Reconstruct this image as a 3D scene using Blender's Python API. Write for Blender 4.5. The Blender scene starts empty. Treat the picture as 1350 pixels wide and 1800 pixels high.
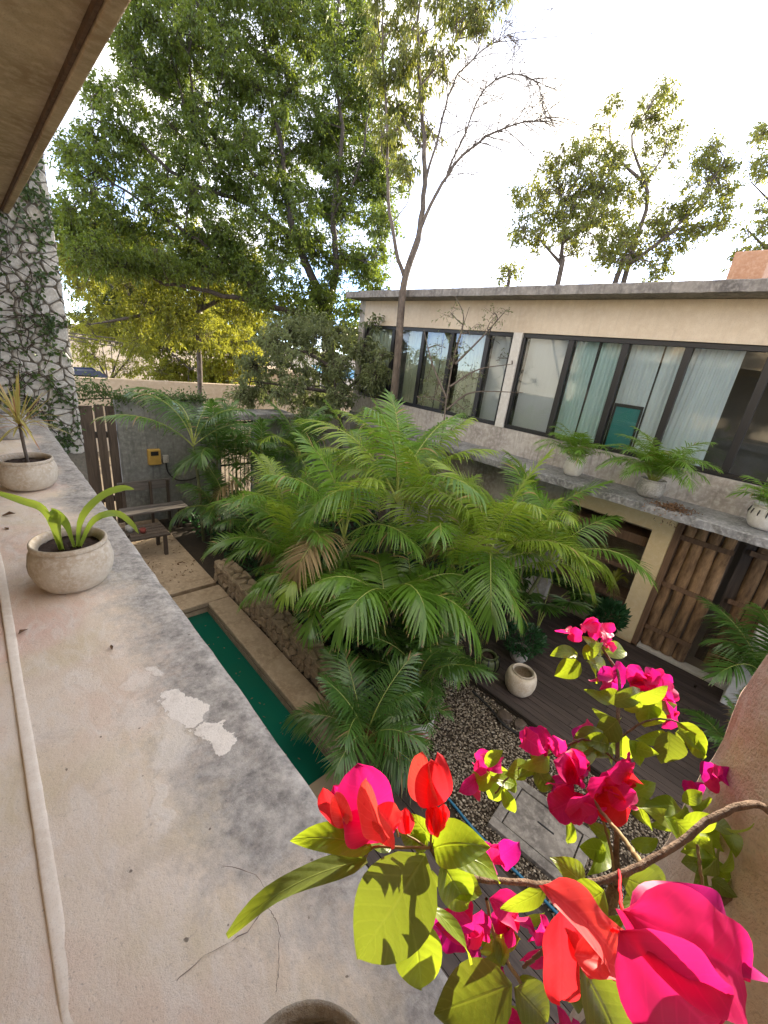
import bpy, math, random
import numpy as np
from mathutils import Matrix, Vector

rng = np.random.default_rng(7)
random.seed(7)
scene = bpy.context.scene
COL = scene.collection

# ------------------------------------------------------------------ camera
CAM = np.array([0.0, 0.0, 4.0])
FPX = 725.0                                   # focal length in photograph pixels (1350 x 1800)
_dn = np.array([432 - 675, 2830 - 900, FPX]); _dn /= np.linalg.norm(_dn)
_vy = np.array([-75 - 675, 531 - 900, FPX]); _vy -= _dn * (_vy @ _dn); _vy /= np.linalg.norm(_vy)
ROT = np.stack([np.cross(_vy, -_dn), _vy, -_dn], 1)     # world -> camera axes (right, down, forward)
RIGHT, DOWN, FWD = ROT[0], ROT[1], ROT[2]
cd = bpy.data.cameras.new('camera'); cam = bpy.data.objects.new('camera', cd); COL.objects.link(cam)
cd.sensor_fit = 'VERTICAL'; cd.sensor_height = 36.0; cd.lens = FPX / 1800 * 36.0
cd.clip_start = 0.02; cd.clip_end = 2000
m = Matrix.Identity(4)
for i in range(3):
    m[i][0] = RIGHT[i]; m[i][1] = -DOWN[i]; m[i][2] = -FWD[i]; m[i][3] = CAM[i]
cam.matrix_world = m
scene.camera = cam

# ------------------------------------------------------------------ sky and sun
SUN_AZ, SUN_EL = math.radians(84.0), math.radians(17.5)      # azimuth clockwise from +Y
world = bpy.data.worlds.new('World'); scene.world = world; world.use_nodes = True
wn, wl = world.node_tree.nodes, world.node_tree.links
wn.clear()
sky = wn.new('ShaderNodeTexSky'); sky.sky_type = 'NISHITA'; sky.sun_disc = False
sky.sun_elevation = SUN_EL; sky.sun_rotation = SUN_AZ; sky.air_density = 0.4; sky.dust_density = 0.3; sky.ozone_density = 2.0; sky.altitude = 1500
tc = wn.new('ShaderNodeTexCoord')
mp = wn.new('ShaderNodeMapping'); mp.inputs['Scale'].default_value = (1.0, 1.0, 2.2); mp.inputs['Location'].default_value = (4.1, .7, 1.9)
nz = wn.new('ShaderNodeTexNoise'); nz.inputs['Scale'].default_value = 2.3; nz.inputs['Detail'].default_value = 7; nz.inputs['Roughness'].default_value = .55
cr = wn.new('ShaderNodeValToRGB'); cr.color_ramp.elements[0].position = .36; cr.color_ramp.elements[1].position = .66; cr.color_ramp.elements[0].color = (.0, .0, .0, 1); cr.color_ramp.elements[1].color = (.95, .95, .95, 1)
mixc = wn.new('ShaderNodeMix'); mixc.data_type = 'RGBA'
mixc.inputs[7].default_value = (3.6, 3.34, 2.86, 1)             # thin bright cloud, in the sky texture's own units
bg = wn.new('ShaderNodeBackground'); bg.inputs['Strength'].default_value = 0.15
wo = wn.new('ShaderNodeOutputWorld')
wl.new(tc.outputs['Generated'], mp.inputs['Vector']); wl.new(mp.outputs[0], nz.inputs['Vector'])
wl.new(nz.outputs['Fac'], cr.inputs['Fac']); wl.new(cr.outputs['Color'], mixc.inputs[0])
wl.new(sky.outputs[0], mixc.inputs[6]); wl.new(mixc.outputs[2], bg.inputs['Color']); wl.new(bg.outputs[0], wo.inputs['Surface'])

sl = bpy.data.lights.new('sun', 'SUN'); sl.energy = 2.0; sl.angle = math.radians(0.6); sl.color = (1.0, .90, .74)
sun = bpy.data.objects.new('sun', sl); COL.objects.link(sun)
sdir = Vector((math.sin(SUN_AZ) * math.cos(SUN_EL), math.cos(SUN_AZ) * math.cos(SUN_EL), math.sin(SUN_EL)))
sun.rotation_euler = sdir.to_track_quat('Z', 'Y').to_euler()
sun.location = (12, 2, 10)

vs = scene.view_settings
vs.view_transform = 'Standard'; vs.look = 'None'; vs.exposure = 2.98; vs.use_white_balance = True; vs.white_balance_temperature = 7150; vs.gamma = 1.0; vs.use_curve_mapping = False
scene.render.engine = 'CYCLES'
scene.cycles.use_denoising = True
scene.cycles.max_bounces = 8; scene.cycles.transparent_max_bounces = 12
scene.cycles.sample_clamp_indirect = 6.0

# ------------------------------------------------------------------ helpers
def pd(px, py, depth):
    """world point seen at photograph pixel (px, py), 'depth' metres ahead of the lens plane"""
    return CAM + depth * (RIGHT * (px - 675) / FPX + DOWN * (py - 900) / FPX + FWD)

def nrm(a):
    a = np.asarray(a, float); n = np.linalg.norm(a, axis=-1, keepdims=True); n[n == 0] = 1
    return a / n

class MB:
    """collects vertices and faces for ONE mesh object"""
    def __init__(s): s.V = []; s.F = []; s.M = []; s.A = []; s.T = []; s.U = []; s.n = 0
    def add(s, V, F, mi=0, v=None, t=None, u=None):
        V = np.asarray(V, float).reshape(-1, 3); k = len(V)
        for f in (F if isinstance(F, list) and len(F) and isinstance(F[0], np.ndarray) and F[0].ndim == 2 else [np.asarray(F)]):
            f = np.asarray(f) + s.n
            s.F.append(f); s.M.append(np.full(len(f), mi))
        s.V.append(V)
        z = np.zeros(k)
        s.A.append(z + (0 if v is None else v)); s.T.append(z + (0 if t is None else t)); s.U.append(z + (0 if u is None else u))
        s.n += k
        return s
    def box(s, lo, hi, mi=0, v=None):
        x0, y0, z0 = lo; x1, y1, z1 = hi
        V = [(x0,y0,z0),(x1,y0,z0),(x1,y1,z0),(x0,y1,z0),(x0,y0,z1),(x1,y0,z1),(x1,y1,z1),(x0,y1,z1)]
        F = [(0,3,2,1),(4,5,6,7),(0,1,5,4),(1,2,6,5),(2,3,7,6),(3,0,4,7)]
        return s.add(V, F, mi, v)
    def mesh(s, name, mats, off=(0,0,0), smooth=False):
        V = np.concatenate(s.V) - np.asarray(off, float)
        me = bpy.data.meshes.new(name)
        me.vertices.add(len(V)); me.vertices.foreach_set('co', V.ravel())
        lt = np.concatenate([np.full(len(f), f.shape[1]) for f in s.F])
        li = np.concatenate([f.ravel() for f in s.F])
        me.loops.add(len(li)); me.loops.foreach_set('vertex_index', li.astype(np.int32))
        me.polygons.add(len(lt)); ls = np.concatenate([[0], np.cumsum(lt)[:-1]])
        me.polygons.foreach_set('loop_start', ls.astype(np.int32))
        me.polygons.foreach_set('material_index', np.concatenate(s.M).astype(np.int32))
        me.polygons.foreach_set('use_smooth', np.full(len(lt), smooth))
        for nm, L in (('v', s.A), ('t', s.T), ('u', s.U)):
            a = me.attributes.new(nm, 'FLOAT', 'POINT'); a.data.foreach_set('value', np.concatenate(L).astype(np.float32))
        for mt in (mats if isinstance(mats, (list, tuple)) else [mats]): me.materials.append(mt)
        me.update(calc_edges=True)
        me.validate()
        return me
    def build(s, name, mats, parent=None, smooth=False, loc=None):
        off = np.array(loc if loc is not None else ((0,0,0) if parent is None else tuple(WLOC.get(parent.name, (0,0,0)))))
        o = bpy.data.objects.new(name, s.mesh(name, mats, off, smooth)); COL.objects.link(o)
        if parent is not None:
            o.parent = parent
            if loc is not None: o.location = Vector(loc) - Vector(WLOC.get(parent.name, (0,0,0)))
        elif loc is not None: o.location = loc
        WLOC[o.name] = tuple(off)
        return o
WLOC = {}

def thing(name, label, cat, loc=(0,0,0), group=None):
    o = bpy.data.objects.new(name, None); COL.objects.link(o); o.location = loc; o.empty_display_size = .1
    WLOC[o.name] = tuple(loc)
    return tag(o, label, cat, group)
def tag(o, label=None, cat=None, group=None, kind=None):
    if label: o['label'] = label
    if cat: o['category'] = cat
    if group: o['group'] = group
    if kind: o['kind'] = kind
    return o
def bevel(o, w=.01, seg=2):
    b = o.modifiers.new('bevel', 'BEVEL'); b.width = w; b.segments = seg; b.limit_method = 'ANGLE'; b.angle_limit = .6
    return o

def tube(pts, rad, sides=6, cap=True):
    P = np.asarray(pts, float); n = len(P)
    R = np.broadcast_to(np.asarray(rad, float), (n,)).astype(float)
    T = nrm(np.gradient(P, axis=0))
    ref = np.array([0, 0, 1.0]) if abs(T[0, 2]) < .9 else np.array([1.0, 0, 0])
    N = np.zeros_like(P); N[0] = nrm(np.cross(T[0], ref))
    for i in range(1, n):
        v = N[i-1] - T[i] * (N[i-1] @ T[i]); N[i] = nrm(v)
    B = np.cross(T, N)
    a = np.linspace(0, 2*np.pi, sides, endpoint=False)
    V = P[:, None] + R[:, None, None] * (np.cos(a)[None, :, None] * N[:, None] + np.sin(a)[None, :, None] * B[:, None])
    i, j = np.meshgrid(np.arange(n-1), np.arange(sides), indexing='ij'); j2 = (j+1) % sides
    F = np.stack([i*sides+j, i*sides+j2, (i+1)*sides+j2, (i+1)*sides+j], -1).reshape(-1, 4)
    return V.reshape(-1, 3), F
def smoothline(pts, n=24):
    """Catmull-Rom through the points"""
    P = np.asarray(pts, float); P = np.vstack([2*P[0]-P[1], P, 2*P[-1]-P[-2]])
    out = []
    seg = len(P) - 3
    for t in np.linspace(0, seg - 1e-6, n):
        i = int(t); u = t - i; a, b, c, d = P[i:i+4]
        out.append(.5*((2*b) + (-a+c)*u + (2*a-5*b+4*c-d)*u*u + (-a+3*b-3*c+d)*u**3))
    return np.array(out)
def lathe(profile, n=36, wob=.0, seed=0):
    pr = np.asarray(profile, float); k = len(pr); r0 = np.random.default_rng(seed)
    a = np.linspace(0, 2*np.pi, n, endpoint=False)
    w = 1 + wob*np.sin(a*2 + r0.uniform(0, 6)) + wob*.6*np.sin(a*3 + r0.uniform(0, 6))
    V = np.stack([pr[:, 0][:, None]*np.cos(a)*w, pr[:, 0][:, None]*np.sin(a)*w, np.repeat(pr[:, 1][:, None], n, 1)], -1).reshape(-1, 3)
    i, j = np.meshgrid(np.arange(k-1), np.arange(n), indexing='ij'); j2 = (j+1) % n
    F = np.stack([i*n+j, i*n+j2, (i+1)*n+j2, (i+1)*n+j], -1).reshape(-1, 4)
    return V, F

# ------------------------------------------------------------------ materials
class NT:
    def __init__(s, name):
        s.m = bpy.data.materials.new(name); s.m.use_nodes = True
        s.n, s.l = s.m.node_tree.nodes, s.m.node_tree.links
        s.n.clear(); s.out = s.n.new('ShaderNodeOutputMaterial')
        s.co = s.n.new('ShaderNodeTexCoord').outputs['Object']
    def put(s, sock, val):
        if hasattr(val, 'is_linked') or isinstance(val, bpy.types.NodeSocket): s.l.new(val, sock)
        elif val is not None: sock.default_value = val
    def noise(s, scale, detail=5, rough=.55, vec=None, stretch=None, dist=0.0):
        v = vec or s.co
        if stretch:
            mp = s.n.new('ShaderNodeMapping'); s.l.new(v, mp.inputs['Vector']); mp.inputs['Scale'].default_value = stretch; v = mp.outputs[0]
        t = s.n.new('ShaderNodeTexNoise'); s.l.new(v, t.inputs['Vector'])
        t.inputs['Scale'].default_value = scale; t.inputs['Detail'].default_value = detail; t.inputs['Roughness'].default_value = rough; t.inputs['Distortion'].default_value = dist
        return t.outputs['Fac']
    def ramp(s, fac, stops):
        r = s.n.new('ShaderNodeValToRGB'); s.l.new(fac, r.inputs['Fac']); e = r.color_ramp.elements
        while len(e) < len(stops): e.new(.5)
        for i, (p, c) in enumerate(stops):
            e[i].position = p; e[i].color = (c, c, c, 1) if isinstance(c, (int, float)) else (*c, 1)
        return r.outputs['Color']
    def math(s, op, a, b=None, clamp=False):
        k = s.n.new('ShaderNodeMath'); k.operation = op; k.use_clamp = clamp
        s.put(k.inputs[0], a)
        if b is not None: s.put(k.inputs[1], b)
        return k.outputs[0]
    def mix(s, fac, a, b, mode='MIX'):
        k = s.n.new('ShaderNodeMix'); k.data_type = 'RGBA'; k.blend_type = mode
        s.put(k.inputs[0], fac)
        for i, c in ((6, a), (7, b)):
            s.put(k.inputs[i], (*c, 1) if isinstance(c, tuple) and len(c) == 3 else c)
        return k.outputs[2]
    def attr(s, name):
        a = s.n.new('ShaderNodeAttribute'); a.attribute_name = name; return a.outputs['Fac']
    def rand(s): return s.n.new('ShaderNodeObjectInfo').outputs['Random']
    def sep(s, vec=None):
        k = s.n.new('ShaderNodeSeparateXYZ'); s.l.new(vec or s.co, k.inputs[0]); return k.outputs
    def bump(s, h, strength=.3, dist=.01):
        b = s.n.new('ShaderNodeBump'); s.l.new(h, b.inputs['Height']); b.inputs['Strength'].default_value = strength; b.inputs['Distance'].default_value = dist
        return b.outputs['Normal']
    def bsdf(s, col, rough=.7, normal=None, metal=0.0, spec=.5):
        p = s.n.new('ShaderNodeBsdfPrincipled')
        s.put(p.inputs['Base Color'], (*col, 1) if isinstance(col, tuple) and len(col) == 3 else col)
        s.put(p.inputs['Roughness'], rough); p.inputs['Metallic'].default_value = metal
        p.inputs['Specular IOR Level'].default_value = spec
        if normal is not None: s.l.new(normal, p.inputs['Normal'])
        return p
    def done(s, shader):
        s.l.new(shader.outputs[0], s.out.inputs['Surface']); return s.m

def m_plain(name, col, rough=.6, metal=0, nscale=30, var=.25, bump=.15):
    t = NT(name); n = t.noise(nscale, 5)
    c = t.mix(n, tuple(x*(1-var) for x in col), tuple(min(1, x*(1+var)) for x in col))
    return t.done(t.bsdf(c, rough, t.bump(n, bump, .004), metal))

def m_concrete(name, base, dark, light, scale=3.0, streak=False, bump=.35):
    t = NT(name)
    a = t.noise(scale, 8, .62); b = t.noise(scale*9, 6, .6); c = t.noise(scale*60, 3, .6)
    col = t.mix(t.ramp(a, [(.36, 0.), (.66, 1.)]), dark, base)
    col = t.mix(t.ramp(b, [(.45, 0.), (.75, .8)]), col, light)
    if streak:
        st = t.noise(5, 6, .6, stretch=(3.0, 3.0, .22))
        col = t.mix(t.ramp(st, [(.52, 0.), (.74, .75*float(streak))]), col, tuple(x*.30 for x in base))
    col = t.mix(t.ramp(c, [(.30, .35), (.45, 0.)]), col, tuple(x*.45 for x in base))
    h = t.math('ADD', t.math('MULTIPLY', b, .7), t.math('MULTIPLY', c, .3))
    return t.done(t.bsdf(col, .82, t.bump(h, bump, .012)))

def m_leaf(name, dark, light, trans, tf=.40, rough=.42, dry=None, vein=False, spots=None, spec=.45, crinkle=False):
    """leaf that lets light through; 'v' varies leaf by leaf, 't' runs base to tip, 'u' midrib to edge"""
    t = NT(name); v = t.attr('v'); r = t.rand(); n = t.noise(9, 3)
    f = t.math('ADD', t.math('MULTIPLY', v, .62), t.math('ADD', t.math('MULTIPLY', r, .2), t.math('MULTIPLY', n, .3)), True)
    col = t.mix(f, dark, light); tcol = t.mix(f, tuple(x*.8 for x in trans), trans)
    if dry:
        tip = t.math('GREATER_THAN', t.attr('t'), .93)
        d = t.math('MAXIMUM', t.math('MULTIPLY', tip, t.math('GREATER_THAN', v, .35)), t.math('GREATER_THAN', v, .965))
        col = t.mix(d, col, dry); tcol = t.mix(d, tcol, dry)
    nor = None
    if vein:
        u, tt = t.attr('u'), t.attr('t')
        rib = t.ramp(u, [(.0, 1.), (.07, 0.)])
        w = t.math('SINE', t.math('MULTIPLY', t.math('SUBTRACT', tt, t.math('MULTIPLY', u, .22)), 46.))
        vn = t.ramp(w, [(.80, 0.), (1., 1.)])
        col = t.mix(t.math('MULTIPLY', rib, .55), col, tuple(min(1, x*1.9+.03) for x in light))
        col = t.mix(t.math('MULTIPLY', vn, .38), col, tuple(min(1, x*1.7) for x in light))
        h = t.math('ADD', t.math('MULTIPLY', rib, -.6), t.math('ADD', t.math('MULTIPLY', w, .12), t.math('MULTIPLY', t.noise(320, 3), .5)))
        nor = t.bump(h, .35, .0012)
    if spots:
        sp = t.ramp(t.noise(260, 2, .5), [(.63, 0.), (.72, .8)])
        col = t.mix(sp, col, spots)
    if vein and not crinkle:
        col = t.mix(t.ramp(t.noise(150, 4, .7), [(.28, .5), (.40, 0.)]), col, tuple(x*.5 for x in dark))
        col = t.mix(t.ramp(t.noise(60, 3, .6), [(.5, 0.), (.75, .35)]), col, tuple(min(1, x*1.5+.02) for x in light))
    if crinkle:
        g = t.math('SUBTRACT', 1.0, t.math('MULTIPLY', t.math('ADD', t.attr('t'), t.math('MULTIPLY', t.noise(25, 2), .5)), 1.1), True)
        col = t.mix(t.math('MULTIPLY', g, .6), col, (.78, .02, .06)); tcol = t.mix(t.math('MULTIPLY', g, .6), tcol, (1., .03, .08))
        nor = t.bump(t.math('ADD', t.noise(45, 3, .5), t.math('MULTIPLY', t.math('SINE', t.math('MULTIPLY', t.attr('u'), 9.)), .12)), .22, .004)
        col = t.mix(t.ramp(t.noise(55, 3), [(.35, .0), (.75, .45)]), col, tuple(min(1, x*1.25+.05) for x in light))
        col = t.mix(t.math('MULTIPLY', t.ramp(t.attr('u'), [(.9, 0.), (1., 1.)]), .35), col, tuple(min(1, x*1.2+.10) for x in light))
    p = t.bsdf(col, rough, nor, spec=spec)
    tr = t.n.new('ShaderNodeBsdfTranslucent'); t.l.new(tcol, tr.inputs['Color'])
    if nor is not None: t.l.new(nor, tr.inputs['Normal'])
    k = t.n.new('ShaderNodeMixShader'); k.inputs[0].default_value = tf
    t.l.new(p.outputs[0], k.inputs[1]); t.l.new(tr.outputs[0], k.inputs[2])
    return t.done(k)

def m_bark(name, dark, light, scale=14):
    t = NT(name); a = t.noise(scale, 7, .65, stretch=(1, 1, .25)); b = t.noise(scale*5, 4)
    c = t.mix(t.ramp(a, [(.34, 0.), (.68, 1.)]), dark, light); c = t.mix(t.math('MULTIPLY', b, .35), c, tuple(x*.5 for x in dark))
    return t.done(t.bsdf(c, .88, t.bump(a, .8, .02)))

def m_wood(name, dark, light, axis='y', scale=9, rough=.7, bump=.35):
    t = NT(name); st = {'y': (8, .5, 8), 'x': (.5, 8, 8), 'z': (8, 8, .5)}[axis]
    a = t.noise(scale*.45, 7, .62, stretch=st, dist=.6); r = t.rand()
    c = t.mix(t.ramp(a, [(.32, 0.), (.7, 1.)]), dark, light)
    c = t.mix(t.math('MULTIPLY', r, .5), c, tuple(x*.45 for x in dark))
    return t.done(t.bsdf(c, rough, t.bump(a, bump, .006)))

M = {}
# shelf: pinkish worn cement, grey mould toward the outer edge, patches of white filler
def shelf_material():
    t = NT('shelf_cement'); X = t.sep()[0]
    big = t.noise(3.2, 7, .6); mid = t.noise(14, 7, .65); fine = t.noise(130, 4, .7); brush = t.noise(9, 6, .6, stretch=(2.2, .8, 1), dist=1.2)
    col = t.mix(t.ramp(big, [(.34, 0.), (.66, 1.)]), (.68, .56, .44), (.78, .68, .56))
    col = t.mix(t.ramp(t.noise(2.1, 4, .5), [(.46, 0.), (.64, .75)]), col, (.70, .47, .38))       # rosy wash
    col = t.mix(t.ramp(t.noise(2.9, 4, .5, stretch=(1, 1.4, 1)), [(.50, 0.), (.66, .55)]), col, (.64, .55, .36))   # ochre wash
    col = t.mix(t.ramp(brush, [(.46, 0.), (.66, .62)]), col, (.76, .69, .61))
    col = t.mix(t.ramp(t.noise(6, 8, .72, dist=.8), [(.54, 0.), (.72, .55)]), col, (.42, .345, .275))
    # mould
    g = t.math('ADD', t.math('MULTIPLY', X, 2.5), t.math('ADD', t.math('MULTIPLY', big, 1.15), t.math('ADD', t.math('MULTIPLY', mid, .45), t.math('MULTIPLY', t.noise(45, 5, .7), .35))))
    gm = t.ramp(t.math('SUBTRACT', g, 1.15, True), [(.30, 0.), (.66, 1.)])
    grey = t.mix(t.ramp(t.math('ADD', t.math('MULTIPLY', mid, .55), t.math('MULTIPLY', t.noise(55, 6, .7), .45)), [(.38, 0.), (.62, 1.)]), (.14, .137, .132), (.49, .465, .43))
    col = t.mix(t.math('MULTIPLY', gm, .95), col, grey)
    # white filler
    warp = t.n.new('ShaderNodeVectorMath'); warp.operation = 'ADD'; t.l.new(t.co, warp.inputs[0])
    wz = t.n.new('ShaderNodeTexNoise'); wz.inputs['Scale'].default_value = 16; wz.inputs['Detail'].default_value = 9; wz.inputs['Roughness'].default_value = .62; t.l.new(t.co, wz.inputs['Vector'])
    ws = t.n.new('ShaderNodeVectorMath'); ws.operation = 'MULTIPLY_ADD'; t.l.new(wz.outputs['Color'], ws.inputs[0])
    ws.inputs[1].default_value = (.12, .12, 0); ws.inputs[2].default_value = (-.06, -.06, 0); t.l.new(ws.outputs[0], warp.inputs[1])
    tot = None
    for cx, cy, rx, ry, ang, k in ((.285, .985, .042, .084, .35, 1), (.318, .845, .038, .066, .3, 1), (.262, 1.175, .020, .05, .5, .8),
                                   (.215, 1.16, .045, .06, .2, .55), (.225, .885, .055, .12, -.25, .6), (.175, 1.04, .06, .07, 0, .42), (.15, .74, .025, .08, -.2, .5), (.10, 1.25, .03, .09, .3, .35)):
        mp = t.n.new('ShaderNodeMapping'); mp.vector_type = 'TEXTURE'; t.l.new(warp.outputs[0], mp.inputs['Vector'])
        mp.inputs['Location'].default_value = (cx, cy, 3.0); mp.inputs['Rotation'].default_value = (0, 0, ang); mp.inputs['Scale'].default_value = (rx, ry, 1)
        ln = t.n.new('ShaderNodeVectorMath'); ln.operation = 'LENGTH'; t.l.new(mp.outputs[0], ln.inputs[0])
        f = t.math('MULTIPLY', t.ramp(ln.outputs['Value'], [(.90 if k == 1 else .6, 1.), (.96 if k == 1 else 1., 0.)]), k)
        tot = f if tot is None else t.math('MAXIMUM', tot, f)
    col = t.mix(t.math('MULTIPLY', tot, t.ramp(t.noise(30, 5, .7), [(.25, .55), (.5, 1.)])), col, (.80, .75, .68))
    col = t.mix(t.ramp(fine, [(.28, .45), (.40, 0.)]), col, (.20, .17, .15))
    col = t.mix(t.ramp(t.noise(38, 2, .5), [(.735, 0.), (.76, .8)]), col, (.10, .075, .055))
    grit = t.noise(420, 3, .7); h = t.math('ADD', t.math('MULTIPLY', mid, .5), t.math('ADD', t.math('ADD', t.math('MULTIPLY', fine, .30), t.math('MULTIPLY', grit, .14)), t.math('MULTIPLY', tot, .35)))
    col = t.mix(t.ramp(grit, [(.30, .30), (.45, 0.)]), col, (.30, .26, .22))
    rg = t.math('ADD', .62, t.math('MULTIPLY', mid, .3))
    return t.done(t.bsdf(col, rg, t.bump(h, .55, .010)))
M['shelf'] = shelf_material()
M['bead'] = m_concrete('bead_plaster', (.76, .67, .56), (.68, .585, .48), (.81, .74, .64), 6, bump=.1)
M['soffit'] = m_concrete('soffit_cement', (.66, .51, .33), (.40, .285, .165), (.76, .64, .46), 2.6, bump=.7)
M['rough_pink'] = m_concrete('rough_pink_plaster', (.66, .56, .475), (.60, .43, .35), (.71, .63, .55), 4.5, bump=.8)
M['grey_wall'] = m_concrete('grey_cement_wall', (.22, .225, .22), (.12, .125, .115), (.30, .31, .30), 1.4, streak=True)
M['cream'] = m_concrete('cream_plaster', (.60, .505, .39), (.53, .43, .32), (.64, .555, .44), 1.2, bump=.12, streak=.22)
M['cream_sunlit'] = m_concrete('sunlit_cream_plaster', (.70, .56, .33), (.62, .48, .27), (.74, .61, .40), 1.6, bump=.12)  # cream plaster with the warm reflected sun put into its colour
M['sill_wall'] = m_concrete('stained_white_plaster', (.47, .435, .39), (.24, .21, .185), (.56, .53, .49), 1.7, streak=True)
M['ledge'] = m_concrete('mouldy_ledge_cement', (.25, .25, .25), (.09, .09, .088), (.40, .395, .385), 2.6)
M['ledge_edge'] = m_concrete('roof_edge_cement', (.24, .22, .20), (.10, .09, .085), (.34, .32, .295), 2.2, streak=True)
M['white_paint'] = m_concrete('white_render', (.60, .58, .54), (.50, .475, .43), (.66, .645, .61), 2, bump=.1)
M['tan_slab'] = m_concrete('tan_cement_slab', (.36, .275, .19), (.23, .165, .105), (.44, .35, .25), 2.1)
M['far_wall'] = m_concrete('sandy_wall', (.56, .44, .31), (.46, .35, .24), (.62, .51, .38), .9)
M['pot'] = m_concrete('pale_clay', (.52, .465, .385), (.38, .30, .215), (.60, .56, .49), 7, bump=.2)
M['pot_grey'] = m_concrete('weathered_grey_clay', (.40, .385, .355), (.20, .19, .175), (.52, .51, .48), 6, bump=.3)
M['pot_rough'] = m_concrete('rough_coral_stone', (.46, .40, .31), (.30, .235, .165), (.55, .50, .41), 9, bump=1.0)
M['terracotta'] = m_concrete('dark_red_clay', (.24, .045, .035), (.14, .03, .025), (.30, .08, .06), 5, bump=.15)
M['soil'] = m_plain('potting_soil', (.035, .02, .013), .95, nscale=60, var=.7, bump=1.0)
M['earth'] = m_plain('planting_earth', (.030, .021, .014), .97, nscale=22, var=.6, bump=1.0)
M['black_metal'] = m_plain('black_frame_paint', (.006, .006, .007), .45, nscale=60, var=.15, bump=.03)
M['deck'] = m_wood('dark_deck_board', (.030, .021, .020), (.085, .062, .055), 'y')
M['old_wood'] = m_wood('weathered_plank', (.040, .027, .020), (.12, .088, .066), 'z')
M['grey_wood'] = m_wood('greyed_bench_plank', (.09, .08, .075), (.24, .215, .20), 'x')
M['door_wood'] = m_bark('bark_slab', (.085, .045, .022), (.40, .245, .125), 11)
M['door_frame'] = m_wood('brown_door_frame', (.10, .055, .03), (.24, .14, .08), 'z')
M['bark'] = m_bark('grey_brown_bark', (.05, .036, .027), (.16, .125, .098), 16)
M['bark_dark'] = m_bark('dark_bark', (.028, .021, .016), (.085, .066, .052), 16)
M['twig'] = m_bark('grey_twig', (.085, .065, .052), (.20, .165, .135), 30)
M['vine'] = m_plain('dry_vine_stem', (.045, .032, .022), .9, nscale=80, var=.4)
M['stone_white'] = m_concrete('white_rubble_stone', (.52, .50, .46), (.34, .325, .295), (.62, .605, .57), 5, bump=.6)
M['mortar'] = m_plain('dark_mortar', (.15, .135, .11), .95, nscale=40, var=.5, bump=.8)
M['stone_tan'] = m_concrete('tan_rubble_stone', (.36, .275, .18), (.20, .14, .09), (.46, .37, .26), 6, bump=.8)
M['brick'] = m_concrete('orange_chimney_render', (.46, .255, .15), (.36, .18, .10), (.52, .33, .22), 2.5)
M['blue_tarp'] = m_plain('sky_blue_tarpaulin', (.16, .42, .66), .5, nscale=3, var=.15)
M['dark_blue'] = m_plain('dark_blue_paint', (.02, .035, .09), .3, nscale=3, var=.1, bump=.0)
M['rubber'] = m_plain('black_rubber', (.015, .015, .015), .8)
M['yellow_box'] = m_plain('ochre_meter_paint', (.40, .25, .055), .5, nscale=12, var=.2)
M['blue_hose'] = m_plain('blue_hose_rubber', (.01, .13, .25), .4, nscale=20, var=.15)
M['crack'] = m_plain('crack_line', (.16, .12, .095), .95, nscale=80, var=.4)
M['dead'] = m_plain('dead_brown_leaf', (.13, .07, .035), .9, nscale=40, var=.5)
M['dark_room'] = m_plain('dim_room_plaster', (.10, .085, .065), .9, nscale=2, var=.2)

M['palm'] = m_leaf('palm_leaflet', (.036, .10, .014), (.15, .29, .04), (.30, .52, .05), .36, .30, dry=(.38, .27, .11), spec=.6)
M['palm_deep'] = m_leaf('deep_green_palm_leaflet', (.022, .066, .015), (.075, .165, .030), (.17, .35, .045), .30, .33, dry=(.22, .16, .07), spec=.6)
M['palm_yellow_lit'] = m_leaf('lit_yellow_palm_leaflet', (.08, .16, .014), (.29, .40, .055), (.44, .60, .06), .36, .30, dry=(.40, .30, .12), spec=.6)  # yellowed fronds, brightened in colour to stand in for sun on them
M['palm_dry'] = m_leaf('dried_palm_leaflet', (.16, .11, .05), (.34, .25, .12), (.4, .28, .12), .25, .6)
M['palm_stem'] = m_plain('palm_midrib', (.26, .30, .075), .5, nscale=20, var=.3)
M['palm_trunk'] = m_bark('ringed_palm_stem', (.075, .09, .035), (.20, .21, .10), 20)
M['leaf_big'] = m_leaf('evergreen_leaf', (.026, .050, .012), (.085, .125, .024), (.27, .36, .04), .42, .38)
M['leaf_olive'] = m_leaf('olive_tree_leaf', (.045, .065, .018), (.13, .15, .035), (.34, .36, .05), .42, .45)
M['leaf_olive_lit'] = m_leaf('sunlit_olive_leaf', (.065, .085, .015), (.20, .215, .036), (.46, .47, .05), .44, .45)  # yellower copy of the olive leaf, sunlight put into the colour
M['leaf_sage'] = m_leaf('grey_green_leaf', (.075, .098, .045), (.17, .20, .10), (.28, .34, .11), .36, .42)
M['leaf_yellow'] = m_leaf('yellow_green_leaf', (.12, .15, .02), (.28, .30, .045), (.55, .54, .06), .46, .5)
M['leaf_ivy'] = m_leaf('small_ivy_leaf', (.018, .04, .012), (.06, .105, .028), (.12, .22, .03), .28, .4)
M['leaf_deck'] = m_leaf('deep_green_shrub_leaf', (.01, .045, .018), (.03, .10, .035), (.06, .2, .05), .3, .4)
M['dracaena_pink'] = m_leaf('pink_edged_leaf', (.30, .16, .09), (.52, .27, .17), (.6, .3, .16), .3, .45)
M['strap'] = m_leaf('pale_green_strap_leaf', (.13, .22, .03), (.27, .38, .07), (.45, .60, .08), .32, .38, vein=False)
M['dracaena'] = m_leaf('yellow_striped_leaf', (.20, .22, .05), (.62, .52, .19), (.7, .6, .18), .3, .45)
M['boug_leaf'] = m_leaf('bougainvillea_leaf', (.075, .135, .018), (.19, .27, .04), (.52, .68, .04), .46, .36, vein=True)
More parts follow.
